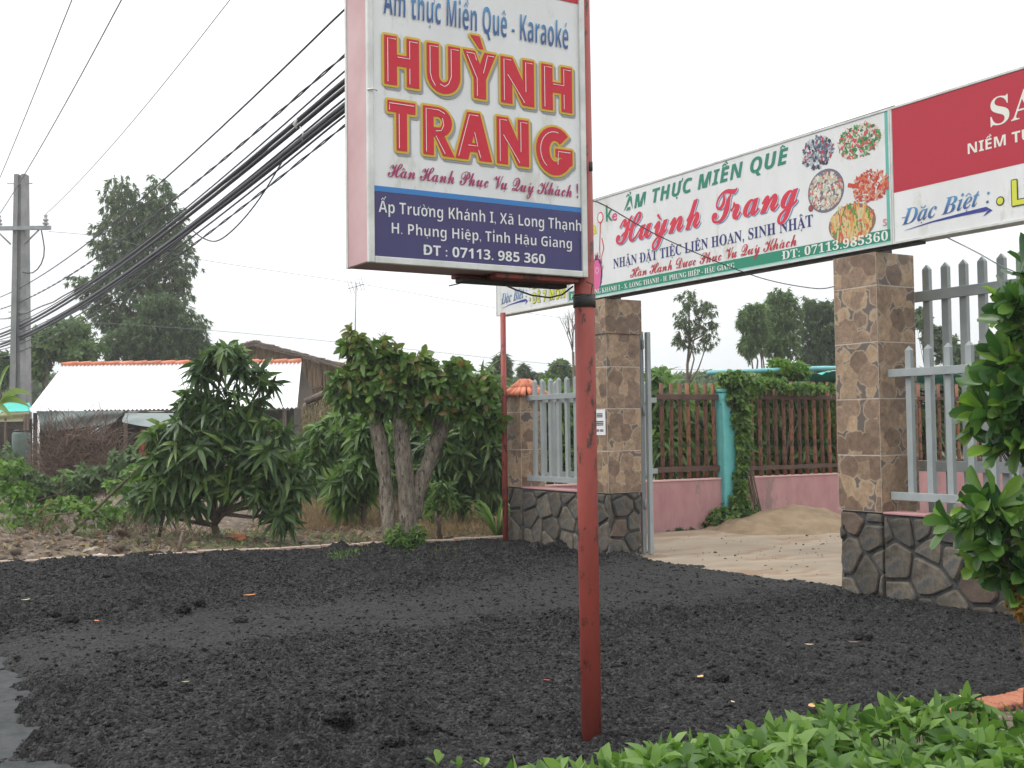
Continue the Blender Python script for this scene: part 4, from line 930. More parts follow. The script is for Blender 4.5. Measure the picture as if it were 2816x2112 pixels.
# ------------------------------------------------------------------ FOLIAGE TOOLS
def leaf_template(kind):
    if kind == 'sliver' or kind == 'simple':
        w = .5
        V = [(0, 0, 0), (-w, .42, .10), (0, 1, 0), (w, .42, .10), (0, .45, -.02)]
        return np.array(V), np.array([(0, 4, 1), (1, 4, 2), (0, 3, 4), (3, 2, 4)])
    rows = {'lance': [(0, .10), (.28, .46), (.62, .40), (.86, .17)], 'oval': [(0, .10), (.25, .42), (.6, .5), (.88, .22)], 'obov': [(0, .08), (.35, .30), (.7, .5), (.92, .34)], 'heart': [(0, .25), (.18, .5), (.5, .40), (.82, .14)]}[kind]
    V = []; F = []
    for y_, w in rows: V += [(-w, y_, .22 * w), (0, y_, 0), (w, y_, .22 * w)]
    V.append((0, 1, 0))
    for i in range(3):
        a = 3 * i
        F += [(a, a + 1, a + 4), (a, a + 4, a + 3), (a + 1, a + 2, a + 5), (a + 1, a + 5, a + 4)]
    F += [(9, 10, 12), (10, 11, 12)]
    return np.array(V), np.array(F)
LT = {k: leaf_template(k) for k in ('simple', 'lance', 'oval', 'obov', 'heart')}
def unit(v): return v / (np.linalg.norm(v, axis=-1, keepdims=True) + 1e-9)
class Foliage:
    def __init__(s, kind): s.kind = kind; s.P = []; s.D = []; s.N = []; s.L = []; s.W = []; s.K = []; s.R = []
    def add(s, P, D, N, L, W, K, R):
        n = len(P)
        for a, b in ((s.P, P), (s.D, D), (s.N, N)): a.append(np.broadcast_to(b, (n, 3)))
        for a, b in ((s.L, L), (s.W, W), (s.K, K), (s.R, R)): a.append(np.broadcast_to(b, (n,)))
        return s
    def rosettes(s, C, A, m, L, W, K=.45, th=(35, 100), R=None, jl=.25):
        n = len(C); A = unit(A)
        ref = np.where(np.abs(A[:, 2:3]) < .9, np.array([[0, 0, 1.]]), np.array([[1., 0, 0]])); X = unit(np.cross(A, ref)); Y = np.cross(A, X)
        ph = (np.arange(m)[None] * 2.4 + NR.uniform(0, 6.28, (n, 1)) + NR.uniform(-.3, .3, (n, m)))
        t = np.radians(np.linspace(th[0], th[1], m)[None] + NR.uniform(-12, 12, (n, m)))
        pr = X[:, None] * np.cos(ph)[..., None] + Y[:, None] * np.sin(ph)[..., None]
        D = A[:, None] * np.cos(t)[..., None] + pr * np.sin(t)[..., None]
        N = A[:, None] * np.sin(t)[..., None] - pr * np.cos(t)[..., None]
        N = unit(N + NR.normal(0, .25, N.shape)); N = unit(N - D * (N * D).sum(-1, keepdims=True))
        P = C[:, None] + A[:, None] * NR.uniform(-.35, .05, (n, m, 1)) * L
        Ls = L * NR.uniform(1 - jl, 1 + jl * .6, (n, m)); R_ = (NR.random((n, 1)) if R is None else R[:, None]) * .8 + NR.random((n, m)) * .2
        return s.add(P.reshape(-1, 3), D.reshape(-1, 3), N.reshape(-1, 3), Ls.ravel(), (Ls * W / L).ravel(), K * NR.uniform(.5, 1.4, n * m), R_.ravel())
    def arrays(s): return [np.concatenate(a) for a in (s.P, s.D, s.N, s.L, s.W, s.K, s.R)]
    def build(s, parent, m_obj, m_stuff, singles=0, name='foliage', top=None):
        P, D, N, L, W, K, R = s.arrays(); n = len(P); T, F = LT[s.kind]
        S = np.cross(D, N); S = unit(S)
        pick = np.zeros(n, bool)
        if singles:
            dist = np.linalg.norm(P - CAM, axis=1); cand = np.where(NR.random(n) < .7)[0]
            score = dist[cand] - L[cand] * 2
            pick[cand[np.argsort(score)[:singles]]] = True
            global _leafmesh
            for i in np.where(pick)[0]:
                kb = min(2, int(K[i] / .25)); key = (s.kind, kb, m_obj.name)
                if key not in _leafmesh:
                    V = T.copy(); V[:, 2] -= (.12 + .25 * kb) * V[:, 1] ** 2; V[:, 1] *= 1 - .08 * kb
                    me = np_mesh('leaf', V, [F], smooth=True); me.materials.append(m_obj); _leafmesh[key] = me
                Mx = Matrix(((*map(float, (S[i][0] * W[i], D[i][0] * L[i], N[i][0] * L[i])), float(P[i][0])), (*map(float, (S[i][1] * W[i], D[i][1] * L[i], N[i][1] * L[i])), float(P[i][1])), (*map(float, (S[i][2] * W[i], D[i][2] * L[i], N[i][2] * L[i])), float(P[i][2])), (0, 0, 0, 1)))
                piece('leaf', _leafmesh[key], parent, Mx)
        k = ~pick; P, D, N, S, L, W, K, R = P[k], D[k], N[k], S[k], L[k], W[k], K[k], R[k]; n = len(P)
        if not n: return
        V = P[:, None] + D[:, None] * (T[None, :, 1:2] * L[:, None, None]) + S[:, None] * (T[None, :, 0:1] * W[:, None, None]) + N[:, None] * (T[None, :, 2:3] * W[:, None, None])
        V[..., 2] -= K[:, None] * L[:, None] * T[None, :, 1] ** 2
        Fa = (F[None] + (np.arange(n) * len(T))[:, None, None]).reshape(-1, 3)
        me = np_mesh(name, V.reshape(-1, 3), [Fa], rnd=np.repeat(R, len(T)), smooth=True)
        o = link(name, me, m_stuff, parent); o['kind'] = 'stuff'; return o
_leafmesh = {}
def lobes_at(lobes, Z, dz=None):
    """crown lobes: centre and radii measured in the photo, at distance Z; depth like the width"""
    out = []
    for l in lobes:
        zz = Z + (l[4] if len(l) > 4 else 0); c = atd(l[:2], zz); k = px_m(zz); rx, rz = l[2] * k, l[3] * k
        out.append((c, rx, (rx + rz) / 2 if dz is None else dz, rz))
    return out
def lobes_x(lobes, x, dz=.42):
    """the same, for plants standing along the line x = const"""
    out = []
    for l in lobes:
        c = atx(l[:2], x); k = px_m(zdepth(c)); out.append((c, l[2] * k, dz, l[3] * k))
    return out
def zdepth(p): return float((np.array(p) - CAM) @ _F)
def scatter(LB, n, power=.42, up=.35):
    a = np.array([l[1] * l[3] for l in LB]); a = a / a.sum(); ix = NR.choice(len(LB), n, p=a)
    d = unit(NR.normal(size=(n, 3))); r = NR.random(n) ** power; r = np.where(NR.random(n) < .14, r * 1.28, r)
    q = d * r[:, None]
    C = np.array([l[0] for l in LB])[ix]; R3 = np.array([[l[1], l[2], l[3]] for l in LB])[ix]
    q = q * R3
    off = q[:, :1] * _rt + q[:, 1:2] * _fw + q[:, 2:] * _up
    A = unit(unit(off) + np.array([0, 0, up]) + NR.normal(0, .35, (n, 3)))
    return C + off, A, ix
m_bark = mat('brown_bark', (.085, .062, .045), (.16, .125, .09), scale=9, rough=.95, bump=.8, bscale=30, stretch=(1, 1, .3))
m_barkg = mat('pale_cracked_bark', (.095, .078, .060), (.27, .23, .18), scale=26, rough=.95, bump=1, bscale=34, stretch=(1, 1, .35), c3=(.035, .028, .022), c3amt=.56, c3scale=30)
def limbs(t, base, top, LB, r0, bark, rng, name='branch', twigs=6, P=None, ix=None):
    base = np.array(base, float); top = np.array(top, float); k = 7
    pts = [base + (top - base) * i / k + np.array([rng.uniform(-1, 1), rng.uniform(-1, 1), 0]) * r0 * .5 * (0 < i) for i in range(k + 1)]
    pts[0][2] -= .12
    rad = [r0 * (1.35 if i == 0 else 1 - .45 * i / k) for i in range(k + 1)]
    link('trunk', MB().tube(pts, rad, 10, wob=.08, rng=rng).mesh('trunk', True), bark, t)
    for j, l in enumerate(LB):
        c = l[0]; s = pts[rng.randint(4, k)]; mid = (s + c) / 2 + np.array([rng.uniform(-.1, .1), rng.uniform(-.1, .1), -.08]) * np.linalg.norm(c - s)
        mb = MB(); mb.tube([s, (s + mid) / 2 + (mid - s) * .02, mid, (mid + c) / 2, c], [r0 * .5, r0 * .42, r0 * .34, r0 * .24, r0 * .14], 7, wob=.08, rng=rng)
        if P is not None:
            own = np.where(ix == j)[0][:twigs]
            for q in own:
                a = mid + (c - mid) * rng.uniform(.2, 1); mb.tube([a, (a + P[q]) / 2 + np.array([0, 0, -.03]), P[q]], [r0 * .14, r0 * .09, r0 * .04], 5)
        link(name, mb.mesh(name, True), bark, t)
    return pts
def zdepth(p): return float((np.array(p) - CAM) @ _F)
G_ = lambda *c: [tuple(q) for q in c]
LM = {}
def lm(key, cols, **k):
    LM[key] = (leaf_mat(key + '_leaf', cols, True, **k), leaf_mat(key + '_leaves', cols, False, **k)); return LM[key]
lm('mango', G_((.026, .060, .016), (.048, .100, .024), (.080, .150, .034), (.16, .24, .055)), rough=.42, trans=.30, spec=.5)
lm('mango_light', G_((.042, .088, .024), (.080, .155, .036), (.125, .22, .048), (.21, .31, .075)), rough=.4, trans=.38)
lm('star', G_((.055, .115, .022), (.080, .165, .030), (.120, .205, .038), (.17, .18, .045), (.22, .13, .050)), rough=.38, trans=.25, spec=.5)
lm('grey', G_((.075, .115, .050), (.110, .155, .070), (.155, .195, .100)), rough=.7, trans=.38)
lm('dark', G_((.065, .105, .045), (.095, .145, .060), (.125, .18, .075)), rough=.6, trans=.3)
lm('mid', G_((.090, .145, .050), (.125, .195, .068), (.175, .245, .092)), rough=.6, trans=.32)
lm('lime', G_((.06, .13, .025), (.10, .19, .035), (.17, .28, .05)), rough=.5, trans=.35)
lm('shrub', G_((.024, .070, .020), (.045, .115, .026), (.085, .18, .034), (.20, .34, .05)), rough=.33, trans=.3, spec=.55)
lm('cover', G_((.055, .125, .025), (.09, .18, .035), (.14, .25, .050), (.24, .36, .11)), rough=.42, trans=.35)
lm('dry', G_((.16, .10, .055), (.24, .16, .09), (.30, .21, .12), (.20, .20, .08)), rough=.9, trans=.15)
lm('rust', G_((.10, .12, .02), (.30, .20, .03), (.40, .14, .03), (.12, .18, .03)), rough=.5, trans=.3)

def tree(label, base, LB, style, n, key, name='tree', cat='tree', r0=.06, top=None, group=None, seed=1, singles=0, bark=None, L=None, twigs=5, power=.42, m=None, K=None, up=.35):
    rng = random.Random(seed); bark = bark or m_bark
    t = thing(name, label, cat, base, group)
    P, A, ix = scatter(LB, n, power, up)
    if top is None:
        c = sum(l[0] for l in LB) / len(LB); top = np.array(base) * .45 + c * .55
    limbs(t, base, top, LB, r0, bark, rng, twigs=twigs, P=P, ix=ix)
    if style == 'mango': f = Foliage('lance').rosettes(P, A, m or 11, L or .22, (L or .22) * .25, K or .5, th=(30, 108), jl=.4)
    elif style == 'oval': f = Foliage('oval').rosettes(P, unit(A + np.array([0, 0, -.5])), m or 8, L or .13, (L or .13) * .45, K or .3, th=(20, 110))
    elif style == 'sliver': f = Foliage('simple').rosettes(P, unit(A * .5 + np.array([0, 0, -.8])), m or 14, L or .3, (L or .3) * .28, K or .2, th=(5, 80))
    elif style == 'broad': f = Foliage('simple').rosettes(P, A, m or 10, L or .2, (L or .2) * .5, K or .2, th=(20, 120))
    f.build(t, LM[key][0], LM[key][1], singles); return t

# ------------------------------------------------------------------ FAR AND MIDDLE TREES
g = lambda D, Z, z=-.1: np.array([atd(D, Z)[0], atd(D, Z)[1], z])
tree('tall feathery grey-green tree rising behind the white roof', g((310, 800), 42), lobes_at([(258, 430, 44, 50), (290, 480, 60, 50), (345, 430, 38, 44), (355, 480, 52, 55), (300, 545, 95, 62), (378, 560, 52, 70), (235, 520, 40, 50), (255, 600, 60, 50), (330, 620, 85, 62), (205, 640, 35, 45), (172, 610, 22, 25), (390, 640, 25, 40), (240, 690, 60, 40), (310, 700, 90, 45)], 42), 'sliver', 2500, 'grey', r0=.2, L=.22, seed=3, m=10, top=atd((325, 560), 42), twigs=8)
tree('dense dark green tree at the right foot of the feathery tall tree', g((380, 800), 38), lobes_at([(330, 720, 75, 45), (405, 715, 42, 42), (270, 750, 60, 40), (430, 750, 25, 35), (370, 760, 80, 40), (345, 665, 50, 30)], 38), 'sliver', 2200, 'dark', r0=.16, L=.18, seed=4, m=11)
tree('soft green tree just right of the power pole', g((110, 800), 36), lobes_at([(105, 740, 45, 35), (150, 715, 40, 28), (170, 755, 45, 30), (80, 790, 30, 25)], 36), 'broad', 700, 'mid', r0=.12, L=.22, seed=5)
tree('dark green tree left of the power pole', g((-10, 830), 34), lobes_at([(0, 810, 28, 28), (-30, 790, 45, 40), (15, 780, 15, 20)], 34), 'broad', 260, 'dark', r0=.1, L=.2, seed=6)
tree('thin bare topped eucalyptus standing alone above the gate opening', g((1478, 850), 30), lobes_at([(1488, 650, 26, 24), (1478, 690, 24, 28), (1520, 668, 28, 22), (1505, 710, 22, 20), (1472, 735, 20, 20), (1530, 735, 18, 22), (1500, 750, 20, 12), (1540, 700, 10, 12)], 30), 'sliver', 300, 'grey', r0=.055, L=.13, seed=7, m=9, top=atd((1490, 690), 30), twigs=8)
tree('slim loose tree at the left of the grove seen through the gate', g((1635, 850), 34), lobes_at([(1612, 690, 20, 28), (1635, 670, 24, 18), (1640, 710, 28, 32), (1620, 745, 22, 30)], 34), 'sliver', 520, 'mid', r0=.07, L=.15, seed=8)
tree('tall rounded green tree in the middle of the grove seen through the gate', g((1690, 850), 36), lobes_at([(1685, 648, 28, 22), (1670, 690, 35, 35), (1700, 680, 32, 35), (1680, 740, 50, 35)], 36), 'sliver', 950, 'mid', r0=.1, L=.16, seed=9)
tree('darker green tree beside the right gate pillar in the grove', g((1770, 850), 37), lobes_at([(1750, 670, 26, 26), (1790, 680, 28, 35), (1770, 720, 45, 40), (1815, 720, 30, 50), (1770, 770, 55, 30)], 37), 'sliver', 1250, 'dark', r0=.12, L=.16, seed=10)
tree('small tree seen between the tall pickets of the slid gate leaf', g((2000, 850), 34), lobes_at([(1990, 690, 18, 25), (2015, 730, 22, 30), (2050, 760, 30, 30), (2090, 780, 40, 30), (2150, 770, 50, 40)], 34), 'broad', 600, 'dark', r0=.08, L=.18, seed=11)
tree('small far tree just left of the thin banner pole', g((1085, 850), 40), lobes_at([(1083, 785, 18, 22), (1080, 805, 24, 16)], 40), 'sliver', 240, 'grey', r0=.06, L=.25, seed=12)
tree('small far tree just right of the thin banner pole', g((1135, 850), 42), lobes_at([(1132, 800, 10, 16), (1150, 815, 18, 12)], 42), 'sliver', 110, 'grey', r0=.05, L=.25, seed=13)
tree('rounded far tree above the left picket fence', g((1210, 860), 38), lobes_at([(1208, 795, 20, 18), (1230, 805, 22, 14), (1195, 815, 30, 12)], 38), 'broad', 300, 'mid', r0=.06, L=.18, seed=14)
# bare tree
bt_ = thing('bare_tree', 'leafless thin tree with upright twigs left of the gate pillar', 'tree', g((1244, 860), 22)); rng = random.Random(5)
def bare(mb, p, d, L, r, k):
    q = p + d * L; mb.tube([p, (p + q) / 2 + np.array([rng.uniform(-1, 1), rng.uniform(-1, 1), 0]) * L * .04, q], [r, r * .8, r * .55], 5)
    if k: 
        for _ in range(3 if k > 1 else 2):
            bare(mb, p + (q - p) * rng.uniform(.45, 1), unit(d + np.array([rng.uniform(-.35, .35), rng.uniform(-.35, .35), rng.uniform(-.02, .25)])), L * rng.uniform(.55, .8), r * .5, k - 1)
mb = MB(); p0 = g((1244, 860), 22); mb.tube([p0, atd((1238, 760), 22)], [.035, .025], 7); link('trunk', mb.mesh('trunk', True), m_bark, bt_)
for k in range(4):
    mb = MB(); bare(mb, atd((1238, 762 - 6 * k), 22), unit(_rt * (-.30 + .12 * k) + _up * 1.0 + _fw * rng.uniform(-.2, .2)), .36, .014, 3); link('branch', mb.mesh('branch'), m_bark, bt_)
# far belt
far = thing('far_tree_belt', 'low hazy belt of far trees along the horizon', 'trees', atd((700, 850), 70)); far['kind'] = 'stuff'
LB = lobes_at([(x_, 835 + RNG.uniform(-8, 8), 50, RNG.uniform(14, 30)) for x_ in range(-150, 2400, 45)], 70)
P, A, ix = scatter(LB, 3600); Foliage('simple').rosettes(P, A, 8, .7, .35, .2, th=(20, 120)).build(far, LM['mid'][0], LM['mid'][1])

# ------------------------------------------------------------------ BUILDINGS BEHIND
ZH = 24
O = atd((66, 886), ZH); O2 = atd((640, 890), ZH); ex = O2 - O; ex[2] = 0; WH = np.linalg.norm(ex); ex /= WH; ey = np.array([-ex[1], ex[0], 0])
HE, HR, RUN = O[2], atd((340, 781), ZH)[2] + .05, 1.5
def hp(a, b, z): return np.array([O[0], O[1], 0]) + ex * a + ey * b + np.array([0, 0, z])
HM = np.array([[ex[0], ey[0], 0], [ex[1], ey[1], 0], [0, 0, 1.]])
hs = thing('tin_roof_house', 'low house under a bright white corrugated tin roof with orange ridge', 'house', hp(WH / 2, 0, 0))
m_tin = mat('bright_tin', (.80, .82, .84), (.86, .87, .88), scale=3, rough=.33, metal=.55)
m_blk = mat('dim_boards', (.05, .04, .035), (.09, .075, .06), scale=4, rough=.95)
nsheet = 7; sw_ = WH / nsheet
for k in range(nsheet):
    u = np.linspace(k * sw_, (k + 1) * sw_ + .04, 70); V = []; 
    sk = (k * sw_ / WH); 
    for uu in u:
        z_ = .016 * math.sin(uu * 2 * PI / .09) + .004 * (k % 2)
        s0 = .03; s1 = -.0
        ua = uu * (1 - .0); ub = .10 + uu * (WH - .30) / WH
        V += [hp(ua, -.12, HE - .02 + z_), hp(ub, RUN, HR + z_)]
    F = [(2 * i, 2 * i + 2, 2 * i + 3, 2 * i + 1) for i in range(len(u) - 1)]
    link('roof_sheet', MB().add(V, F).mesh('roof_sheet', True), m_tin, hs)
link('rear_roof', MB().add([hp(.10, RUN + .01, HR), hp(WH - .20, RUN + .01, HR), hp(WH, 2 * RUN, HE), hp(0, 2 * RUN, HE)], [(0, 1, 2, 3)]).mesh('rear_roof'), m_tin, hs)
for k in range(17):
    a0 = .06 + k * (WH - .26) / 17; L_ = (WH - .26) / 17 + .03
    link('ridge_tile', MB().tube([hp(a0, RUN, HR + .015), hp(a0 + L_, RUN, HR + .03)], [.040, .052], 8).mesh('ridge_tile', True), m_cap, hs)
link('rear_wall', MB().box((0, 2.4, -.2), (WH - .1, 2.5, HE - .02), R=HM, o=(O[0], O[1], 0)).mesh('rear_wall'), m_blk, hs)
for a in (.05, WH - .2): link('side_wall', MB().box((a, .35, -.2), (a + .08, 2.39, HE - .03), R=HM, o=(O[0], O[1], 0)).mesh('side_wall'), m_blk, hs)
for a in (.10, 2.0, 3.9, WH - .25): link('post', MB().tube([hp(a, .0, -.2), hp(a, .0, HE - .06)], .045, 7).mesh('post', True), m_bark, hs)
link('low_wall', MB().box((2.6, .1, -.2), (WH - .3, .2, .85), R=HM, o=(O[0], O[1], 0)).mesh('low_wall'), mat('stained_render', (.20, .17, .12), (.28, .25, .18), scale=4, rough=.95), hs)
m_tarp = mat('grey_green_tarp', (.13, .17, .165), (.22, .26, .25), scale=2, rough=.6)
tp1 = thing('tarpaulin', 'grey-green tarpaulin hung from the eave of the tin roof house', 'tarpaulin', hp(1, -.2, 1.5))
def sheet(t, name, pa, pb, pc, pd, m, sag=.06, n=14, s=0):
    V = []
    for i in range(n):
        for j in range(n):
            u, v = i / (n - 1), j / (n - 1); q = pa * (1 - u) * (1 - v) + pb * u * (1 - v) + pc * u * v + pd * (1 - u) * v
            q = q - np.array([0, 0, sag * 4 * u * (1 - u) * (v)]) + ey * (.05 * math.sin(u * 9 + s) + .03 * math.sin(v * 7 + u * 4)) * 1; V.append(q)
    F = [(i * n + j, (i + 1) * n + j, (i + 1) * n + j + 1, i * n + j + 1) for i in range(n - 1) for j in range(n - 1)]
    link(name, MB().add(V, F).mesh(name, True), m, t)
D24 = lambda x_, y_, Z=23.6: atd((x_, y_), Z)
sheet(tp1, 'sheet', D24(78, 888), D24(268, 888), D24(245, 914), D24(92, 932), m_tarp, .02)
sheet(tp1, 'flap', D24(245, 908, 23.2), D24(270, 892, 23.4), D24(212, 936, 22.6), D24(190, 934, 22.6), m_tarp, .03, s=2)
tp2 = thing('tarpaulin', 'darker tarpaulin pitched like an awning beside the mango tree', 'tarpaulin', hp(3, -.3, 1.4))
sheet(tp2, 'sheet', D24(268, 892, 23.4), D24(400, 892, 23.4), D24(385, 926, 22.6), D24(262, 912, 22.8), m_tarp, .03, s=1)
rc = thing('red_cloth', 'red cloth hanging under the tarpaulin beside a post', 'cloth', D24(310, 950, 23))
sheet(rc, 'cloth', D24(303, 925, 23), D24(314, 925, 23), D24(320, 990, 23), D24(302, 985, 23), mat('faded_red_cloth', (.30, .05, .03), (.40, .09, .05), rough=.9), .0, 6)
# lean-to at the left edge
ln = thing('lean_to', 'lean-to with turquoise sheet roof at the far left edge', 'shed', D24(0, 900, 25))
sheet(ln, 'roof_sheet', D24(-60, 868, 25), D24(64, 870, 25), D24(66, 888, 23.6), D24(-60, 892, 23.6), m_net, .0, 8)
sheet(ln, 'valance', D24(-60, 893, 23.6), D24(66, 889, 23.6), D24(60, 910, 23.6), D24(-60, 912, 23.6), mat('pale_valance', (.32, .31, .17), (.42, .40, .25), rough=.9), .0, 8)
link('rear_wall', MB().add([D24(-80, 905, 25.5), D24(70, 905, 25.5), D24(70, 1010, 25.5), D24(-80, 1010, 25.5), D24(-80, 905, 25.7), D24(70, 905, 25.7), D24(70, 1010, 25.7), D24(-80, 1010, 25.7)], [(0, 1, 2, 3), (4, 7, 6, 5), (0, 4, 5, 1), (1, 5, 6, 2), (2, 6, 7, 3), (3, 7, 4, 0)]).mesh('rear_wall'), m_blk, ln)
for x_ in (12, 54, 60): link('post', MB().tube([D24(x_, 1040, 23.6), D24(x_, 895, 23.6)], .03, 6).mesh('post', True), m_bark, ln)
dr = thing('water_drum', 'grey-green drum standing under the lean-to', 'drum', D24(45, 1010, 22.5))
c = D24(46, 1005, 22.5); link('body', MB().tube([c, c + _up * .08, c + _up * .35, c + _up * .62, c + _up * .66], [.16, .175, .175, .175, .14], 16).mesh('body', True), mat('drum_plastic', (.07, .11, .09), (.10, .14, .12), rough=.6), dr)
link('lid', MB().tube([c + _up * .66, c + _up * .70], [.15, .13], 16).mesh('lid', True), m_dark, dr)
# thatched barn
m_palm = mat('dry_palm_wall', (.13, .085, .05), (.26, .185, .115), scale=7, rough=.95, stretch=(3, 3, .3), bump=.4)
m_thatch = mat('grey_thatch', (.11, .085, .07), (.19, .15, .125), scale=12, rough=1, bump=.8)
ZT_ = 28.5
tb = thing('thatched_barn', 'old barn with dry palm leaf gable wall and thatched roof', 'barn', D24(620, 950, ZT_))
rg = random.Random(8)
def roofz(x_): return 742 + (x_ - 545) * (52 / 205.) if x_ > 545 else 742 + (545 - x_) * .35
mb = MB()
for k in range(150):
    x_ = 470 + k * 1.75 + rg.uniform(-1, 1); y0_ = roofz(x_) + 4; y1_ = rg.uniform(862, 880); dz_ = rg.uniform(0, .05)
    a, b = atd((x_, y0_), ZT_ + dz_), atd((x_ + rg.uniform(-5, 5), y1_ + (0 if x_ < 640 else -0)), ZT_ + dz_)
    w = _rt * .017; mb.add([a - w, a + w, b + w, b - w, a - w + _fw * .01, b - w + _fw * .01], [(0, 1, 2, 3), (0, 3, 5, 4)])
o = link('palm_strips', mb.mesh('palm_strips'), m_palm, tb); o['kind'] = 'stuff'
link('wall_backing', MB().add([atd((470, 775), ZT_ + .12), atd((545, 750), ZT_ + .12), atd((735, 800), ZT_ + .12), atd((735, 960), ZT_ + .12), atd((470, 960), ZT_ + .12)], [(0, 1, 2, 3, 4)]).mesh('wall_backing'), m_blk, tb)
for (xa, xb) in ((455, 545), (545, 752)):
    a0, a1 = atd((xa, roofz(xa)), ZT_ - .35), atd((xb, roofz(xb)), ZT_ - .35); back = _fw * 4.5
    V = [a0, a1, a1 + back, a0 + back]; V += [v + _up * .07 for v in V]
    link('roof_slab', MB().add(V, [(0, 3, 2, 1), (4, 5, 6, 7), (0, 1, 5, 4), (1, 2, 6, 5), (2, 3, 7, 6), (3, 0, 4, 7)]).mesh('roof_slab'), m_thatch, tb)
mb = MB()
for k in range(420):
    x_ = rg.uniform(458, 748); y_ = roofz(x_) - rg.uniform(-3.5, 5.5); zz = ZT_ - .37 + rg.uniform(-.06, 1.2) * (rg.random() < .6)
    a = atd((x_, y_), zz); sl = roofz(x_ + 10) - roofz(x_); b = atd((x_ + rg.uniform(12, 26), y_ + sl * 1.8 + rg.uniform(-2, 2.5)), zz); mb.tube([a, b], rg.uniform(.010, .022), 4)
o = link('thatch_straw', mb.mesh('thatch_straw'), m_thatch, tb); o['kind'] = 'stuff'
link('rail_pole', MB().tube([atd((560, 860), ZT_ - .1), atd((700, 835), ZT_ - .1)], .03, 6).mesh('rail_pole', True), m_bark, tb)
# collapsed thatch heap right of the barn
th = thing('thatch_lean_to', 'slumped olive-brown thatch lean-to between barn and star apple tree', 'shed', atd((715, 950), 19.5))
mb = MB()
for k in range(2600):
    u = rg.random(); v = rg.random(); x_ = 655 + 120 * u; yt = 872 - 55 * u + 8 * math.sin(u * 9); y_ = yt + (930 - yt) * v
    a = atd((x_, y_), 19.2 + v * -.8 + rg.uniform(-.1, .1)); b = a + _rt * rg.uniform(-.06, .06) + _up * rg.uniform(-.28, -.1) - _fw * .06
    mb.tube([a, b], rg.uniform(.006, .014), 3, cap=False)
o = link('straw', mb.mesh('straw'), mat('olive_straw', (.10, .085, .04), (.19, .15, .085), scale=6, rough=1), th); o['kind'] = 'stuff'
V = [atd((655, 872), 19.6), atd((775, 815), 19.6), atd((775, 925), 18.9), atd((655, 930), 18.9)]; link('underlay', MB().add(V, [(0, 1, 2, 3)]).mesh('underlay'), m_thatch, th)
link('ridge_pole', MB().tube([atd((660, 868), 19.1), atd((730, 838), 19.1), atd((790, 822), 19.1)], [.05, .06, .05], 7, wob=.2, rng=rg).mesh('ridge_pole', True), m_thatch, th)
for x_ in (672, 706): link('post', MB().tube([atd((x_, 925), 19), atd((x_ + 3, 1010), 19)], .03, 6).mesh('post', True), m_bark, th)
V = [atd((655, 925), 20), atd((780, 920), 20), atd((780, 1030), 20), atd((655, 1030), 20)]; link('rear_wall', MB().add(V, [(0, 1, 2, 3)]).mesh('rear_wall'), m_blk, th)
# television aerial
an = thing('tv_aerial', 'small television aerial on a thin mast above the garden tree', 'aerial', atd((768, 800), 25))
link('mast', MB().tube([atd((766, 800), 25), atd((769, 612), 25)], .014, 6).mesh('mast', True), m_galv, an)
link('boom', MB().tube([atd((752, 624), 25.1), atd((786, 614), 24.9)], .009, 5).mesh('boom', True), m_galv, an)
for k, q in enumerate((755, 762, 770, 778, 784)):
    c = atd((q, 623 - (q - 752) * .3), 25); link('element', MB().tube([c - _up * .10 + _fw * .3, c + _up * .10 - _fw * .3], .005, 5).mesh('element', True), m_galv, an)

# ------------------------------------------------------------------ MIDDLE-GROUND PLANTS
mg = 'mango trees in the garden behind the kerb'
tree('mango tree with drooping rosettes in front of the white tin roof', gz((462, 1172), -.02), lobes_at([(490, 765, 42, 30), (520, 798, 36, 30), (440, 800, 42, 30), (575, 820, 26, 26), (415, 865, 42, 38), (490, 885, 78, 45), (585, 925, 48, 40), (362, 940, 38, 46), (440, 960, 90, 60), (545, 980, 90, 60), (625, 1010, 50, 50), (360, 1010, 46, 46), (450, 1040, 80, 38), (565, 1050, 75, 40), (325, 1080, 42, 40), (615, 1100, 34, 42), (630, 1050, 34, 32), (400, 1090, 40, 25)], 12.7), 'mango', 330, 'mango', name='mango_tree', r0=.055, L=.23, seed=21, singles=280, top=gz((462, 1172), -.02) * .62 + atd((480, 1000), 12.7) * .38, group=mg, twigs=7)
for k, (D, Z, lob, s_) in enumerate((((700, 1100), 16.0, [(700, 960, 42, 50), (740, 930, 50, 50), (670, 1010, 40, 45), (740, 1000, 55, 55), (780, 960, 40, 60)], 31),
                                     ((790, 1110), 14.6, [(790, 1000, 40, 45), (760, 1040, 45, 38), (800, 930, 40, 40), (740, 1075, 25, 20)], 32),
                                     ((990, 1110), 14.8, [(990, 960, 60, 60), (1040, 900, 50, 60), (1000, 1030, 60, 50), (950, 1000, 50, 60), (1060, 990, 35, 60), (1065, 1050, 30, 35)], 33),
                                     ((1060, 1100), 16.5, [(1060, 850, 30, 50), (1075, 900, 28, 45), (1020, 860, 40, 45), (930, 920, 60, 60), (870, 970, 60, 70)], 34))):
    tree(('mango tree partly hidden by the right edge of the front mango tree', 'low mango tree left of the three trunked tree', 'mango tree filling the gap right of the three trunked tree', 'taller mango tree behind the three trunked tree')[k], gz(D, -.03) if False else g(D, Z, -.05), lobes_at(lob, Z), 'mango', (260, 170, 330, 330)[k], ('mango_light', 'mango_light', 'mango', 'mango')[k], name='mango_tree', r0=.05, L=.24, seed=s_, singles=(70, 70, 70, 50)[k], group=mg)
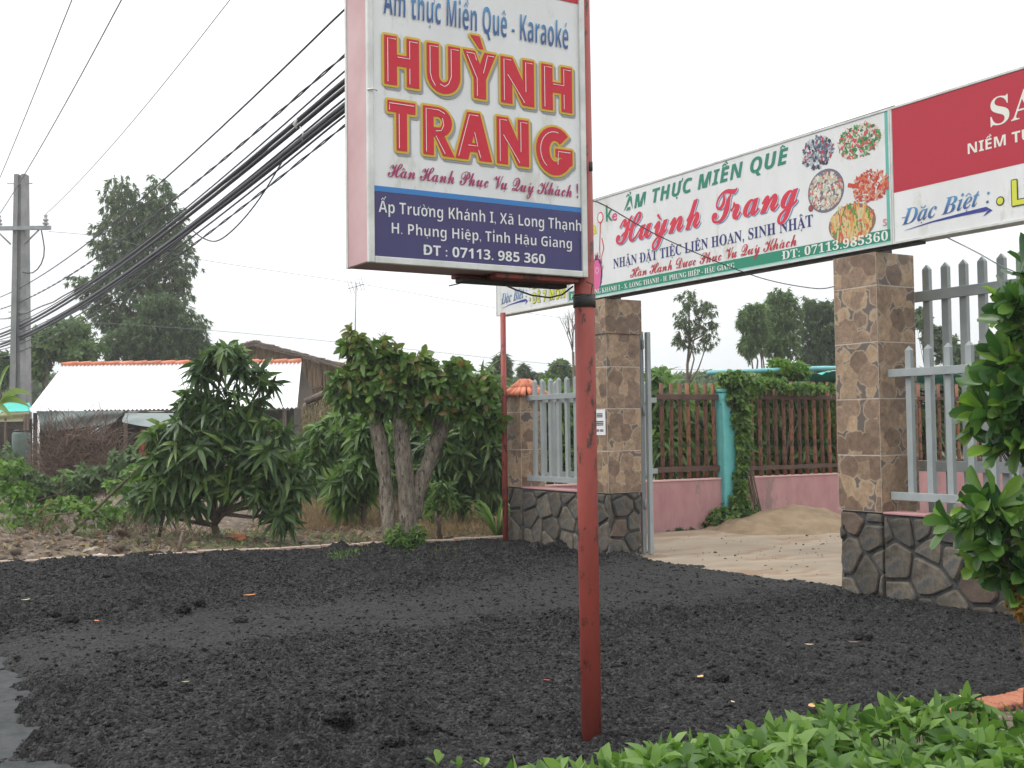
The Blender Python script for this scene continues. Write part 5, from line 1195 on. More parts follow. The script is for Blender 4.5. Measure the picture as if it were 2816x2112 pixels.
# dark hedge mass behind
for k, (x0_, y0_, rx_, ry_, Z) in enumerate(((660, 1000, 60, 60, 20), (850, 1000, 90, 70, 19), (1000, 960, 90, 90, 20))):
    tree(('shadowy bush behind the garden, left of the trunks', 'shadowy bush behind the three trunks', 'shadowy bush behind the garden, left of the corner pillar')[k], g((x0_, 1060), Z), lobes_at([(x0_, y0_, rx_, ry_), (x0_ - rx_ * .5, y0_ + 20, rx_ * .6, ry_ * .6), (x0_ + rx_ * .5, y0_ + 15, rx_ * .6, ry_ * .7)], Z), 'broad', 330, 'dark', name='bush', cat='bush', r0=.03, L=.2, seed=50 + k)

# three-trunked tree with oval leaves
bs = gz((868, 1188), -.03); bs = np.array([bs[0], bs[1], -.03]); ZS = zdepth(bs)
st = thing('star_apple_tree', 'garden tree with three thick pale trunks and bronze tipped oval leaves', 'tree', bs); rng = random.Random(12)
def dpt(D, dz=0): return atd(D, ZS + dz)
k_ = px_m(ZS)
def trunk(pts, name='trunk'):
    P = []; Rr = []
    for i in range(len(pts) - 1):
        for s in range(5):
            t = s / 5; a, b = pts[i], pts[i + 1]; P.append(dpt((a[0] + (b[0] - a[0]) * t + rng.uniform(-1.5, 1.5), a[1] + (b[1] - a[1]) * t), a[3] + (b[3] - a[3]) * t)); Rr.append((a[2] + (b[2] - a[2]) * t) * k_ * rng.uniform(.95, 1.06))
    a = pts[-1]; P.append(dpt(a[:2], a[3])); Rr.append(a[2] * k_)
    link(name, MB().tube(P, Rr, 18, wob=.07, rng=rng).mesh(name, True), m_barkg, st)
trunk([(846, 1215, 20, -.05), (842, 1150, 16, -.05), (834, 1040, 14, 0), (818, 940, 15, 0), (802, 850, 14, 0), (790, 800, 12, 0)])
trunk([(886, 1215, 30, -.02), (882, 1150, 22, 0), (876, 1040, 19, -.02), (868, 960, 18, -.03), (862, 870, 17, -.03), (850, 790, 12, 0)])
trunk([(893, 1120, 18, .03), (903, 1060, 18, .05), (925, 1000, 15, .08), (952, 940, 13, .12), (975, 890, 13, .12), (1000, 840, 10, .12)])
trunk([(905, 1080, 14, .05), (920, 1000, 9, .12), (935, 950, 8, .15), (945, 900, 7, .15)], 'branch')
LBs = lobes_at([(765, 738, 30, 30), (800, 770, 48, 42), (850, 790, 55, 42), (895, 815, 50, 42), (765, 830, 48, 45), (740, 850, 25, 28), (820, 845, 60, 48), (880, 870, 50, 36), (985, 790, 22, 24), (1000, 820, 42, 38), (960, 845, 48, 42), (1040, 845, 36, 42), (1005, 880, 62, 36), (920, 800, 25, 40), (910, 900, 30, 26), (1060, 900, 28, 35)], ZS)
P, A, ix = scatter(LBs, 620)
for j, l in enumerate(LBs):
    if j % 2 == 0:
        mb = MB(); s = dpt((850 if l[0][0] < dpt((930, 800))[0] else 990, 850)); mb.tube([s, (s + l[0]) / 2, l[0]], [.03, .022, .012], 7)
        for q in np.where(ix == j)[0][:7]: mb.tube([l[0], P[q]], [.009, .004], 5)
        link('branch', mb.mesh('branch', True), m_bark, st)
top_b = np.clip((P[:, 2] - P[:, 2].min()) / (np.ptp(P[:, 2])), 0, 1); Rv = np.clip(top_b * .55 + NR.normal(.02, .22, len(P)), 0, 1)
Foliage('oval').rosettes(P, unit(A + np.array([0, 0, -.35])), 8, .135, .060, .35, th=(15, 105), R=Rv).build(st, *LM['star'], singles=280)
sh = thing('sprouting_bush', 'small fresh green bush of sprouts round the three trunks', 'bush', bs + np.array([0, 0, 0.]))
LBb = lobes_at([(858, 1165, 26, 26), (880, 1185, 40, 26), (905, 1155, 16, 20), (850, 1190, 26, 18)], ZS - .25); P, A, ix = scatter(LBb, 260, up=.6)
Foliage('simple').rosettes(P, A, 9, .07, .022, .3, th=(20, 90)).build(sh, *LM['mango_light'])
mb = MB()
for q in range(30): mb.tube([bs + np.array([rng.uniform(-.1, .1), rng.uniform(-.2, .1), 0]) - _fw * .2, P[q]], [.006, .003], 4)
o = link('stems', mb.mesh('stems'), m_bark, sh); o['kind'] = 'stuff'
# young mango beside it
tree('young mango sapling just right of the three trunked tree', gz((950, 1172), -.02), lobes_at([(950, 1055, 22, 20), (938, 1085, 20, 22), (962, 1080, 20, 16), (922, 1100, 12, 14)], zdepth(gz((950, 1172), -.02))), 'mango', 20, 'mango_light', name='mango_sapling', r0=.035, L=.16, seed=41, singles=60, m=9, twigs=2, top=atd((945, 1120), zdepth(gz((950, 1172)))))
# strappy plant
b0 = gz((1075, 1168), -.02); spk = thing('strappy_plant', 'clump of long arching strap leaves beside the corner pillar', 'plant', b0); f = None
for k in range(46):
    a = RNG.uniform(0, 6.28); L_ = RNG.uniform(.45, .95); lean = RNG.uniform(.15, .55); d = np.array([math.cos(a), math.sin(a), 0]); V = []; w = RNG.uniform(.010, .018); s = np.array([-d[1], d[0], 0])
    for i in range(7):
        t = i / 6; q = b0 + d * L_ * lean * (t + t * t * .9) + _up * L_ * (t * 1.0 - t ** 3 * .55); ww = w * (1 - t ** 3 * .9); V += [q - s * ww, q + s * ww + _up * .003]
    link('strap_leaf', MB().add(V, [(2 * i, 2 * i + 1, 2 * i + 3, 2 * i + 2) for i in range(6)]).mesh('strap_leaf', True), LM['mango_light' if k % 4 else 'dry'][0], spk)

# grove behind the brown fence
for k, (x0_, lob, Z, key, n_) in enumerate(((1440, [(1425, 850, 38, 40), (1455, 880, 45, 60), (1430, 950, 45, 60), (1490, 940, 45, 70), (1420, 820, 25, 18)], 13.5, 'mango_light', 260),
                                            (1540, [(1520, 860, 30, 25), (1550, 900, 55, 60), (1560, 970, 55, 55), (1510, 990, 45, 40)], 14.5, 'mango_light', 230),
                                            (1650, [(1640, 900, 55, 60), (1680, 960, 60, 60), (1620, 980, 50, 45), (1690, 850, 40, 30)], 14.5, 'mango', 260),
                                            (1770, [(1750, 900, 60, 60), (1790, 960, 60, 60), (1740, 980, 50, 50), (1800, 840, 40, 25)], 15.5, 'mango_light', 260),
                                            (1930, [(1900, 900, 60, 70), (1960, 900, 60, 70), (1990, 980, 60, 50), (2040, 900, 50, 60)], 15, 'mango', 260),
                                            (2120, [(2090, 900, 60, 70), (2150, 900, 60, 70), (2190, 960, 60, 60)], 15, 'mango_light', 220))):
    tree(('mango tree behind the grey pickets at the left end of the brown fence', 'mango tree behind the brown fence left of the turquoise post', 'mango tree behind the brown fence just right of the creeper', 'mango tree behind the brown fence next to the right gate pillar', 'mango tree seen through the pickets right of the gate pillar', 'mango tree behind the shrub at the right edge')[k],
         [*atx((x0_, 1060), -6.7)[:2], -.1], lobes_x(lob, -6.55), 'mango', n_, key, name='mango_tree', r0=.04, L=.26, seed=60 + k, singles=(30 if k < 4 else 0), group='mango trees behind the brown fence')
b1 = np.array([*atx((1240, 1000), -6.3)[:2], -.1]); tree('leafy shrub behind the left picket fence', b1, lobes_x([(1160, 900, 40, 60), (1200, 880, 45, 60), (1235, 920, 40, 70), (1190, 980, 60, 45)], -6.3, .35), 'mango', 230, 'mango_light', name='shrub', cat='shrub', r0=.03, L=.2, seed=71)
# lime bushes showing over the fence
ZP = zdepth((-5.2, 3.2, 1))
tree('bright lime green bush topping the brown fence by the grove', g((1700, 1000), ZP + 1.2), lobes_x([(1690, 790, 26, 16), (1720, 800, 25, 16), (1660, 810, 20, 10)], -5.8, .25), 'oval', 90, 'lime', name='bush', cat='bush', r0=.02, L=.10, seed=72)
# creeper
cr = thing('creeper', 'green creeper spilling over the turquoise post and down the wall', 'climbing plant', (-5.15, 3.4, 0))
LBc = (lambda q, _: lobes_x(q, -5.10, .12))([(1580, 818, 30, 20), (1610, 835, 45, 28), (1660, 828, 50, 14), (1720, 838, 50, 9), (1775, 838, 40, 9), (1592, 860, 32, 34), (1600, 910, 22, 40), (1605, 970, 20, 50), (1598, 1040, 16, 50), (1590, 1090, 28, 25), (1560, 1120, 38, 22), (1600, 1115, 35, 28)], 0)
P, A, ix = scatter(LBc, 950, up=.1); Foliage('heart').rosettes(P, unit(A - _fw * .5), 6, .075, .055, .3, th=(30, 110)).build(cr, *LM['mango_light'], singles=120)
mb = MB()
for q in range(14):
    a = gz((1590 + RNG.uniform(-12, 12), 1130), 0); mb.tube([np.array([-5.12, a[1], 0]), np.array([-5.1 + RNG.uniform(-.02, .04), 3.38 + RNG.uniform(-.1, .1), .8]), np.array([-5.12, 3.3 + RNG.uniform(-.15, .3), 1.65])], .008, 5)
o = link('stems', mb.mesh('stems'), m_bark, cr); o['kind'] = 'stuff'
lc = thing('leaf_litter', 'low weeds along the foot of the pink wall', 'weeds', gz((1500, 1145))); lc['kind'] = 'stuff'
LBl = [(gz((1470 + 18 * k, 1147 - k * 2.2)), .14, .06, .035) for k in range(9)]; P, A, ix = scatter(LBl, 130); Foliage('simple').rosettes(P, A, 7, .05, .03, .2).build(lc, *LM['dark'])
# sand
sp0 = atx((1712, 1096), -4.55)
sand = grid_mesh('sand_pile', np.arange(-6.2, -2.9, .03), np.arange(sp0[1] - 1.7, sp0[1] + 2.2, .03),
    lambda x, y: sp0[2] * 1.22 * np.clip(1 - (np.sqrt(((x - sp0[0]) / .85) ** 2 + ((y - sp0[1]) / 1.1) ** 2)) / 1.1, -.2, 1) * (1 + .35 * (fbm(x * 2.2, y * 2.2, 3, 81) - .5)) + (fbm(x * 7, y * 7, 4, 83) - .5) * .09 - .0,
    keep=lambda x, y: (x > -5.19))
m_sand = mat('building_sand', (.15, .105, .062), (.235, .17, .105), scale=3, rough=.95, bump=.5, bscale=60)
t = thing('sand_pile', 'heap of brown building sand against the pink wall', 'sand', (sp0[0], sp0[1], 0)); o = link('heap', sand, m_sand, t)
V, F = rocks(260, lambda n: np.stack([NR.uniform(-4.6, -.4, n), NR.uniform(.4, 5, n)], -1), lambda x, y: .02 + 0 * x, .006, .02)
tag(link('yard_grit', np_mesh('yard_grit', V, [F]), m_soil), 'small stones scattered on the concrete yard', 'gravel', kind='stuff')

# ------------------------------------------------------------------ RIGHT SHRUB
sb = np.array([2.75, -1.62, -.02]); ZR = zdepth(sb) - .0
shb = thing('glossy_shrub', 'glossy green shrub with lime young leaves at the right edge', 'shrub', sb, None); rng = random.Random(31)
LBr = lobes_at([(2214, 590, 30, 30), (2199, 650, 42, 36), (2229, 700, 55, 60), (2199, 705, 30, 36), (2179, 775, 34, 30), (2224, 800, 55, 60), (2179, 850, 40, 34), (2214, 900, 60, 55), (2144, 885, 36, 22), (2209, 960, 40, 30), (2274, 900, 60, 120), (2284, 700, 60, 120)], ZR)
P, A, ix = scatter(LBr + lobes_at([(2068, 872, 16, 8), (2098, 868, 18, 12), (2128, 632, 14, 10), (2105, 690, 14, 9), (2098, 762, 18, 9), (2115, 830, 16, 10), (2110, 800, 14, 8), (2140, 960, 16, 10)], ZR, dz=.06), 96, power=.5, up=.3); limbs(shb, sb, atd((2235, 950), ZR), LBr, .022, m_bark, rng, twigs=9, P=P, ix=ix)
Foliage('obov').rosettes(P, unit(A - .4 * _rt), 7, .150, .052, .18, th=(12, 80), jl=.45).build(shb, *LM['shrub'], singles=290)
sb2 = np.array([2.62, -1.95, -.02]); ZR2 = zdepth(sb2)
shb2 = thing('glossy_shrub', 'lower glossy shrub spreading in front of the stone wall', 'shrub', sb2, None)
LBr = lobes_at([(2110, 1090, 20, 30), (2140, 1110, 45, 38), (2190, 1080, 40, 35), (2090, 1135, 42, 20), (2150, 1160, 50, 40), (2200, 1150, 45, 45), (2170, 1215, 45, 35), (2210, 1230, 35, 45)], ZR2)
P, A, ix = scatter(LBr, 38, power=.5, up=.4); limbs(shb2, sb2, atd((2225, 1180), ZR2), LBr, .018, m_bark, rng, twigs=8, P=P, ix=ix)
Foliage('obov').rosettes(P, unit(A - .3 * _rt), 6, .135, .056, .15, th=(12, 80), jl=.45).build(shb2, *LM['shrub'], singles=250)
cb = np.array([2.55, -2.1, -.02]); ZC = zdepth(cb); cro = thing('orange_leaved_plant', 'fine leaved plant with orange and yellow leaves below the shrub', 'plant', cb)
LBo = lobes_at([(2205, 1270, 22, 30), (2215, 1310, 25, 30), (2190, 1290, 16, 18)], ZC); P, A, ix = scatter(LBo, 120); limbs(cro, cb, atd((2215, 1330), ZC), LBo, .008, m_bark, rng)
Foliage('simple').rosettes(P, A, 9, .035, .014, .1).build(cro, *LM['rust'])

# ------------------------------------------------------------------ FOREGROUND BED
gc = thing('ground_cover_bed', 'fresh green broad leaved ground cover filling the bed in front', 'plants', (2.9, -3.2, 0)); f = Foliage('heart'); fl_ = Foliage('lance')
pts = []
while len(pts) < 1300:
    x_ = 2.37 + 1.5 * RNG.random() ** 1.3; y_ = RNG.uniform(-5.0, -1.2)
    if x_ < 2.55 and y_ < -4.6: continue
    if y_ > -2.95 and x_ < 2.52 + .25 * min(1, (y_ + 2.95) / .8): continue
    pts.append((x_, y_))
pts = np.array(pts); hgt = np.clip(.075 + (pts[:, 0] - 2.40) * .19, .05, .30) * NR.uniform(.6, 1.25, len(pts)) * np.where(pts[:, 1] > -2.75, np.where(pts[:, 0] < 2.9, .1, .12), np.where(pts[:, 0] > 2.9, .8, 1.15)) * np.clip((pts[:, 1] + 5.15) / .8, .2, 1)
C = np.stack([pts[:, 0], pts[:, 1], hgt + .02], -1); A = unit(NR.normal(0, .38, (len(C), 3)) + np.array([0, 0, 1.]))
f.rosettes(C[::2], A[::2], 6, .092, .044, .35, th=(25, 100), jl=.5); fl_.rosettes(C[1::2], A[1::2], 6, .115, .036, .35, th=(20, 100), jl=.5)
f.build(gc, *LM['cover'], singles=140); fl_.build(gc, *LM['cover'], singles=140)
mb = MB()
for q in range(0, 1300, 1): mb.tube([C[q] * [1, 1, 0] + np.array([RNG.uniform(-.03, .03), RNG.uniform(-.03, .03), 0]), C[q]], [.003, .002], 4, cap=False)
o = link('stems', mb.mesh('stems'), LM['mid'][1], gc); o['kind'] = 'stuff'
sprig = thing('seedling', 'tall sprig standing above the ground cover near the bricks', 'plant', gz((1800, 1590)))
q0 = atd((1798, 1600), 4.35); C = np.array([atd((1800, 1532), 4.35), atd((1790, 1560), 4.35)]); link('stem', MB().tube([q0, C[0]], .003, 5).mesh('stem'), LM['mid'][1], sprig)
Foliage('lance').rosettes(C, np.array([[0, 0, 1.], [.1, 0, 1]]), 7, .085, .024, .3, th=(25, 80)).build(sprig, *LM['cover'], singles=14)
for k, (x_, lab) in enumerate(((945, 'leftmost'), (990, 'middle'), (1042, 'rightmost'))):
    q = atd((x_, 1652), 3.9); s_ = thing('seedling', f'{lab} of three small light seedlings at the bottom edge', 'plant', q, None)
    link('stem', MB().tube([q - _up * .06, q + _up * .01], .003, 5).mesh('stem'), LM['mid'][1], s_)
    Foliage('obov').rosettes(np.array([q]), np.array([[0., 0, 1]]), 3, .05, .028, .1, th=(10, 60)).build(s_, *LM['cover'], singles=3)
    bpy.data.objects[s_.name]
stk_ = thing('dry_stalk', 'single dry straw stalk sticking up from the ground cover', 'stalk', atd((1668, 1600), 4.2)); link('stalk', MB().tube([atd((1668, 1600), 4.2), atd((1666, 1560), 4.2), atd((1662, 1530), 4.2)], [.003, .003, .0015], 5).mesh('stalk'), LM['dry'][1], stk_)

# ------------------------------------------------------------------ GROUND DRESSING
def tufts(name, label, cat, centers, n, h, w, key, spread=.12):
    C = np.array(centers); ix = NR.integers(0, len(C), n); P = C[ix] + np.stack([NR.normal(0, spread, n), NR.normal(0, spread, n), np.zeros(n)], -1)
    D = unit(np.stack([NR.normal(0, .45, n), NR.normal(0, .45, n), np.ones(n)], -1)); N = unit(np.cross(D, unit(NR.normal(size=(n, 3)))))
    t = thing(name, label, cat, C[0]); t['kind'] = 'stuff'
    Foliage('simple').add(P, D, N, h * NR.uniform(.5, 1.3, n), w, NR.uniform(.1, .6, n), NR.random(n)).build(t, *LM[key]); return t
def gp(Dx0, Dx1, Dy0, Dy1, n, z=None):
    out = []
    for _ in range(n):
        q = gz((RNG.uniform(Dx0, Dx1), RNG.uniform(Dy0, Dy1)), -.03); q[2] = float(soil_z(np.array([q[0]]), np.array([q[1]]))[0]) if z is None else z; out.append(q)
    return out
tufts('dry_grass', 'dry straw coloured grass between the kerb and the garden trees', 'grass', gp(640, 840, 1080, 1150, 90) + gp(930, 1090, 1090, 1165, 60), 18000, .22, .007, 'dry', .26)
tufts('dry_grass', 'reddish dry brush of dead grass behind the front mango tree', 'grass', gp(640, 830, 1050, 1110, 40), 9000, .38, .008, 'dry', .3)
tufts('green_grass', 'patches of green grass along the garden edge', 'grass', gp(980, 1095, 1105, 1165, 40) + gp(380, 760, 1160, 1195, 40) + gp(0, 300, 1140, 1165, 40), 6000, .10, .006, 'mid', .15)
tufts('weeds', 'small green weeds in the asphalt at the foot of the three trunks', 'weeds', [gz((RNG.uniform(725, 780), RNG.uniform(1195, 1222)), .0) for _ in range(16)] + [gz((RNG.uniform(800, 1030), RNG.uniform(1192, 1222)), .0) for _ in range(30)], 1500, .10, .014, 'lime', .05)
# creeping vine leaves at left
vn = thing('ground_vine', 'light green creeping vine over the rubbish at the left', 'vine', gz((150, 1150))); vn['kind'] = 'stuff'
LBv = lobes_at([(20, 1070, 40, 30), (60, 1115, 60, 22), (140, 1090, 50, 18), (200, 1100, 40, 20), (230, 1120, 50, 20), (100, 1135, 80, 12), (290, 1100, 30, 25), (20, 1010, 30, 20), (300, 1030, 25, 35), (150, 1030, 20, 14), (260, 1050, 22, 25)], 13.6, dz=.5)
P, A, ix = scatter(LBv, 380, up=.6); Foliage('heart').rosettes(P, A, 5, .075, .060, .2, th=(40, 95)).build(vn, *LM['lime'])
tree('dark weedy bush at the left edge under the lean-to', g((20, 1100), 15.5), lobes_at([(5, 1000, 35, 30), (40, 1040, 40, 35), (90, 1060, 40, 30), (180, 1040, 60, 35), (270, 1000, 40, 40)], 16), 'broad', 260, 'dark', name='bush', cat='bush', r0=.02, L=.12, seed=81)
def brush(name, label, lob, Z, n, m, L_=(.25, .7), r_=.006):
    t = thing(name, label, 'brushwood', g(lob[0][:2], Z)); t['kind'] = 'stuff'; P, A, ix = scatter(lobes_at(lob, Z, dz=.5), n); mb = MB()
    for q in P:
        d = unit(np.array([RNG.uniform(-1, 1), RNG.uniform(-1, 1), RNG.uniform(-.1, 1.2)])); l = RNG.uniform(*L_); mb.tube([q, q + d * l * .5 + np.array([0, 0, .02]), q + d * l], [r_, r_ * .8, r_ * .4], 3, cap=False)
    link('twigs', mb.mesh('twigs'), m, t)
m_twig = mat('reddish_twigs', (.10, .065, .05), (.19, .13, .10), scale=9, rough=1)
brush('dry_brush', 'tangle of reddish dry twigs in front of the tin roof house', [(130, 970, 60, 50), (190, 1000, 80, 45), (110, 1020, 60, 40), (250, 1010, 50, 40), (200, 950, 60, 30), (160, 1060, 90, 35)], 17.5, 900, m_twig)
brush('dry_brush', 'low dead twigs on the bank of earth by the kerb', [(60, 1160, 60, 12), (280, 1150, 60, 14), (400, 1165, 60, 10), (120, 1145, 60, 10)], 12.3, 220, m_twig, (.1, .35), .004)
for k, (a, b, Z, r_, lab) in enumerate((((155, 1152), (358, 955), 13.2, .018, 'long green-brown pole leaning up towards the mango tree'), ((232, 1150), (330, 1045), 13.4, .012, 'short thin pole leaning beside the longer one'), ((343, 1160), (392, 925), 12.6, .020, 'straight stake propping the left side of the mango tree'), ((316, 1148), (308, 1040), 13, .012, 'thin upright stick left of the propping stake'), ((82, 1110), (118, 1080), 13, .012, 'pale short stick lying in the vine leaves'), ((85, 1118), (160, 1108), 13, .012, 'dark stick lying flat among the vine leaves'), ((140, 1060), (330, 985), 17, .014, 'yellowish bamboo lying across the brush heap'), ((385, 1195), (395, 1150), 11.6, .022, 'short broken stump by the kerb left of the mango trunk'), ((250, 1145), (278, 1158), 12.3, .028, 'brown broken branch end on the earth bank'))):
    A_, B_ = atd(a, Z), atd(b, Z + .2); t = thing('stick', lab, 'stick', A_); link('shaft', MB().tube([A_, (A_ + B_) / 2 + np.array([0, 0, .01]), B_], [r_, r_ * .85, r_ * .7], 7, wob=.12, rng=RNG).mesh('shaft', True), m_bark if k not in (4, 6) else LM['dry'][1], t)
BV, BF = ico(1)
V, F = rocks(5200, lambda n: np.array([q for q in np.stack([NR.uniform(-9.5, -5.2, n), NR.uniform(-6.5, 2.5, n)], -1) if q[0] < kerb_x(q[1]) - .08]), soil_z, .010, .075)
tag(link('soil_clods', np_mesh('soil_clods', V, [F]), m_soil), 'clods and small stones lying on the bare garden soil', 'soil', kind='stuff')
q_ = np.array([q for q in np.stack([NR.uniform(-9.5, -5.3, 4200), NR.uniform(-6.2, 2.5, 4200)], -1) if q[0] < kerb_x(q[1]) - .1])
lit = thing('leaf_litter', 'dry brown leaves scattered over the garden soil', 'leaves', (q_[0][0], q_[0][1], 0)); lit['kind'] = 'stuff'; n_ = len(q_)
N_ = unit(NR.normal(0, .5, (n_, 3)) + np.array([0, 0, 1.])); D_ = unit(np.cross(N_, NR.normal(size=(n_, 3))))
Foliage('simple').add(np.stack([q_[:, 0], q_[:, 1], soil_z(q_[:, 0], q_[:, 1]) + .012], -1), D_, N_, NR.uniform(.05, .16, n_), NR.uniform(.02, .045, n_), .1, NR.random(n_)).build(lit, *LM['dry'])
tufts('weeds', 'sparse green weeds dotted over the garden soil', 'weeds', gp(330, 1080, 1150, 1195, 70) + gp(0, 330, 1150, 1190, 30), 2600, .08, .012, 'mid', .07)
bn = thing('banana_plant', 'broad light green banana leaves at the left edge beside the power pole', 'plant', g((-10, 1000), 22))
link('stem', MB().tube([g((-12, 1000), 22), atd((-8, 880), 22)], [.09, .06], 8).mesh('stem', True), LM['lime'][1], bn)
for k, (D1, D2) in enumerate((((25, 832), (68, 852)), ((20, 845), (66, 880)), ((-20, 800), (-50, 790)), ((5, 800), (22, 790)), ((-5, 860), (30, 905)))):
    p0, p1, p2 = atd((-8, 885), 22), atd(D1, 21.8), atd(D2, 21.6); V = []
    for i in range(9):
        t = i / 8; q = p0 * (1 - t) ** 2 + 2 * p1 * t * (1 - t) + p2 * t * t; w = .11 * math.sin(PI * min(1, t * .9 + .08)); V += [q + _up * w * .8 - _fw * w * .5, q + np.array([0, 0, -.01]), q - _up * w * .5 - _fw * w]
    link('banana_leaf', MB().add(V, [(3 * i + j, 3 * i + j + 1, 3 * i + j + 4, 3 * i + j + 3) for i in range(8) for j in (0, 1)]).mesh('banana_leaf', True), LM['mango_light'][0], bn)
def crumple(name, label, cat, c, s, col, seed, rough=.6, sub=1):
    rg = np.random.default_rng(seed); V, F = ico(2 if sub > 1 else 1); V = V * (1 + rg.uniform(-.35, .3, (len(V), 1))) * np.array(s); a = rg.uniform(0, 3); R3 = np.array([[math.cos(a), -math.sin(a), 0], [math.sin(a), math.cos(a), 0], [0, 0, 1]])
    V = V @ R3.T + np.array(c) + np.array([0, 0, s[2] * .45]); o = link(name, np_mesh(name, V, [F]), col if isinstance(col, bpy.types.Material) else mat(name, tuple(v * .75 for v in col), col, scale=12, rough=rough), None, origin=c); return tag(o, label, cat)
def gs_(D): q = gz(D, -.03); q[2] = float(soil_z(np.array([q[0]]), np.array([q[1]]))[0]); return q
for k, (nm, lab, cat, D, s, col) in enumerate((
    ('plastic_bag', 'yellow-green plastic bag on the earth bank at the left', 'bag', (120, 1158), (.10, .05, .03), (.50, .52, .14)),
    ('tile_shard', 'flat grey broken slab beside the yellow-green bag', 'rubble', (150, 1168), (.10, .05, .04), (.30, .27, .24)),
    ('rag', 'pale crumpled rag below the broken branch end', 'rag', (335 / 1.0, 1185), (.13, .09, .04), (.34, .31, .27)),
    ('rag', 'dirty grey sheet slumped on the earth bank', 'rag', (230, 1180), (.14, .10, .05), (.26, .23, .20)),
    ('tile_shard', 'white plaster chunk lying at the kerb on the left', 'rubble', (215, 1212), (.08, .05, .035), (.62, .60, .57)),
    ('tile_shard', 'broken orange roof tile right of the mango trunk', 'rubble', (515, 1178), (.16, .08, .05), (.48, .18, .08)),
    ('tile_shard', 'small orange chip on the earth bank', 'rubble', (275, 1168), (.06, .04, .03), (.48, .20, .10)),
    ('sand_spill', 'little heap of pale yellow sand beside the kerb', 'sand', (735, 1184), (.19, .12, .07), (.55, .45, .18)),
    ('tile_shard', 'beige stone just left of the pale yellow sand', 'rubble', (700, 1190), (.07, .05, .03), (.45, .40, .33)),
    ('tile_shard', 'white chip at the foot of the pale yellow sand', 'rubble', (768, 1188), (.05, .04, .02), (.60, .56, .5)),
    ('plastic_bag', 'small white plastic bag under the mango branches', 'bag', (345, 1130), (.08, .06, .05), (.65, .65, .66)),
    ('plastic_bag', 'white scrap of plastic among the vines', 'bag', (308, 1102), (.08, .05, .05), (.68, .66, .62)),
    ('plastic_bag', 'blue scrap of plastic by the stump', 'bag', (480, 1160), (.04, .03, .03), (.05, .16, .35)),
    ('rubble_stone', 'brownish stone at the kerb left of the mango trunk', 'stone', (330, 1172), (.07, .05, .04), (.28, .22, .16)),
    ('rubble_stone', 'dull yellow stone below the mango tree', 'stone', (420, 1188), (.08, .06, .04), (.34, .28, .15)),
    ('rubble_stone', 'long pale clod along the kerb left of the mango tree', 'stone', (200, 1202), (.20, .06, .03), (.38, .32, .25)))):
    crumple(nm, lab, cat, gs_(D), s, col, 100 + k, sub=2 if s[0] > .1 else 1)
m_lump = crushed('asphalt_lump', (.011, .011, .012), (.042, .042, .044), 90, .2)
def lz(D): q = gz(D, .03); q[2] = float(lot_z(np.array([q[0]]), np.array([q[1]]))[0]); return q
for k, (D, s, lab) in enumerate((((728, 1584), .058, 'biggest asphalt lump, near the bottom left of the red pole'), ((400, 1495), .038, 'asphalt lump right of a crumb ridge at lower left'), ((345, 1482), .036, 'dark asphalt lump on the lower left ridge'), ((572, 1556), .026, 'small rounded asphalt lump at the bottom middle'), ((1558, 1472), .045, 'asphalt lump with a flat top right of the red pole'), ((1865, 1385), .045, 'dark asphalt lump near the stone wall'),
    ((245, 1250), .07, 'flat grey asphalt slab on the far left ridge'), ((395, 1328), .06, 'pale flat asphalt slab at the edge of the smooth track'), ((430, 1318), .045, 'thin tilted asphalt chip beside the pale flat slab'), ((150, 1345), .06, 'low asphalt lump left of the smooth track'), ((115, 1335), .05, 'asphalt lump at the far left edge of the ridge'), ((520, 1345), .05, 'asphalt lump where the track meets the ridge'), ((930, 1590), .045, 'rough asphalt lump between biggest lump and red pole'), ((850, 1620), .04, 'dark asphalt lump at the bottom edge'))):
    crumple('asphalt_lump', lab, 'asphalt', lz(D), (s, s * .75, s * .5), m_lump, 200 + k, sub=2)
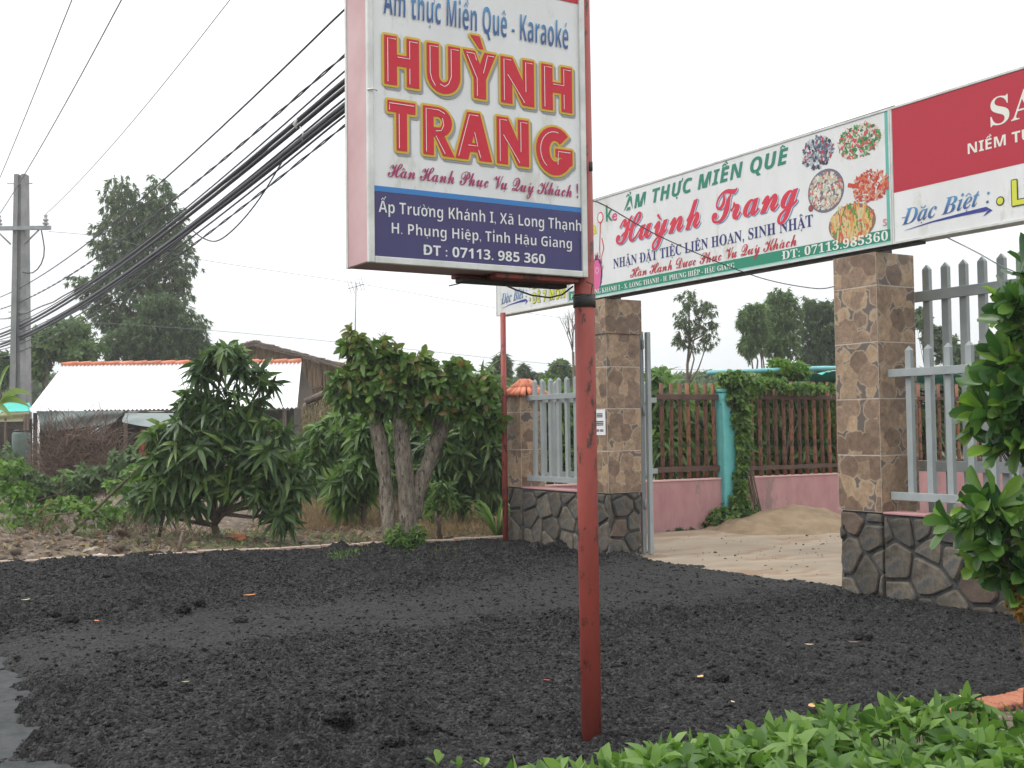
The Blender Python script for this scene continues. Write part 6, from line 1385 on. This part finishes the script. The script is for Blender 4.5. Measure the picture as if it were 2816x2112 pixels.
def fallen(D, s, col, lab, k):
    q = lz(D) + np.array([0, 0, .018]); T, F = LT['oval']; V = T * np.array([s * .5, s, s * .5]); V[:, 2] += .3 * s * (T[:, 1] - .5) ** 2; a = k * 1.7; R3 = np.array([[math.cos(a), -math.sin(a), 0], [math.sin(a), math.cos(a), 0], [0, 0, 1]])
    o = link('fallen_leaf', np_mesh('fallen_leaf', V @ R3.T + q, [F], smooth=True), mat('dead_leaf', tuple(v * .7 for v in col), col, scale=30, rough=.8), None, origin=q); tag(o, lab, 'leaf')
for k, (D, s, col, lab) in enumerate((((525, 1296), .10, (.62, .24, .08), 'bright orange fallen leaf on the ridge of the asphalt'), ((212, 1351), .06, (.55, .18, .06), 'small rusty fallen leaf at the left of the track'), ((66, 1306), .07, (.55, .50, .25), 'pale yellow fallen leaf at the far left'), ((1174, 1486), .04, (.40, .05, .03), 'tiny red fallen leaf left of the red pole'), ((1508, 1472), .06, (.60, .42, .18), 'tan fallen leaf beside the flat topped lump'), ((1758, 1402), .05, (.65, .52, .35), 'cream fallen leaf in the middle of the right side'), ((1755, 1536), .07, (.62, .36, .16), 'curled tan leaf just behind the ground cover'), ((1832, 1400), .06, (.22, .12, .08), 'dull brown leaf left of the dark lump'), ((2084, 1510), .06, (.62, .48, .22), 'yellow leaf lying at the orange bricks'), ((410, 1480), .04, (.35, .33, .1), 'olive leaf on the lower ridge'), ((1580, 1530), .03, (.5, .42, .3), 'little beige leaf right of the pole'))):
    fallen(D, s, col, lab, k)

# ------------------------------------------------------------------ AIR
hz, n, l, p = new_mat('haze_air'); n.remove(p); v = n.new('ShaderNodeVolumePrincipled'); v.inputs['Density'].default_value = .0017; v.inputs['Color'].default_value = (.93, .95, .97, 1); v.inputs['Anisotropy'].default_value = .3
l.new(v.outputs[0], n['Material Output'].inputs['Volume'])
hb = link('haze', MB().box((-300, -300, -1.4), (300, 300, 22)).mesh('haze'), hz); hb['kind'] = 'stuff'

bpy.data.objects.remove(_tob); bpy.data.scenes.remove(_tsc)
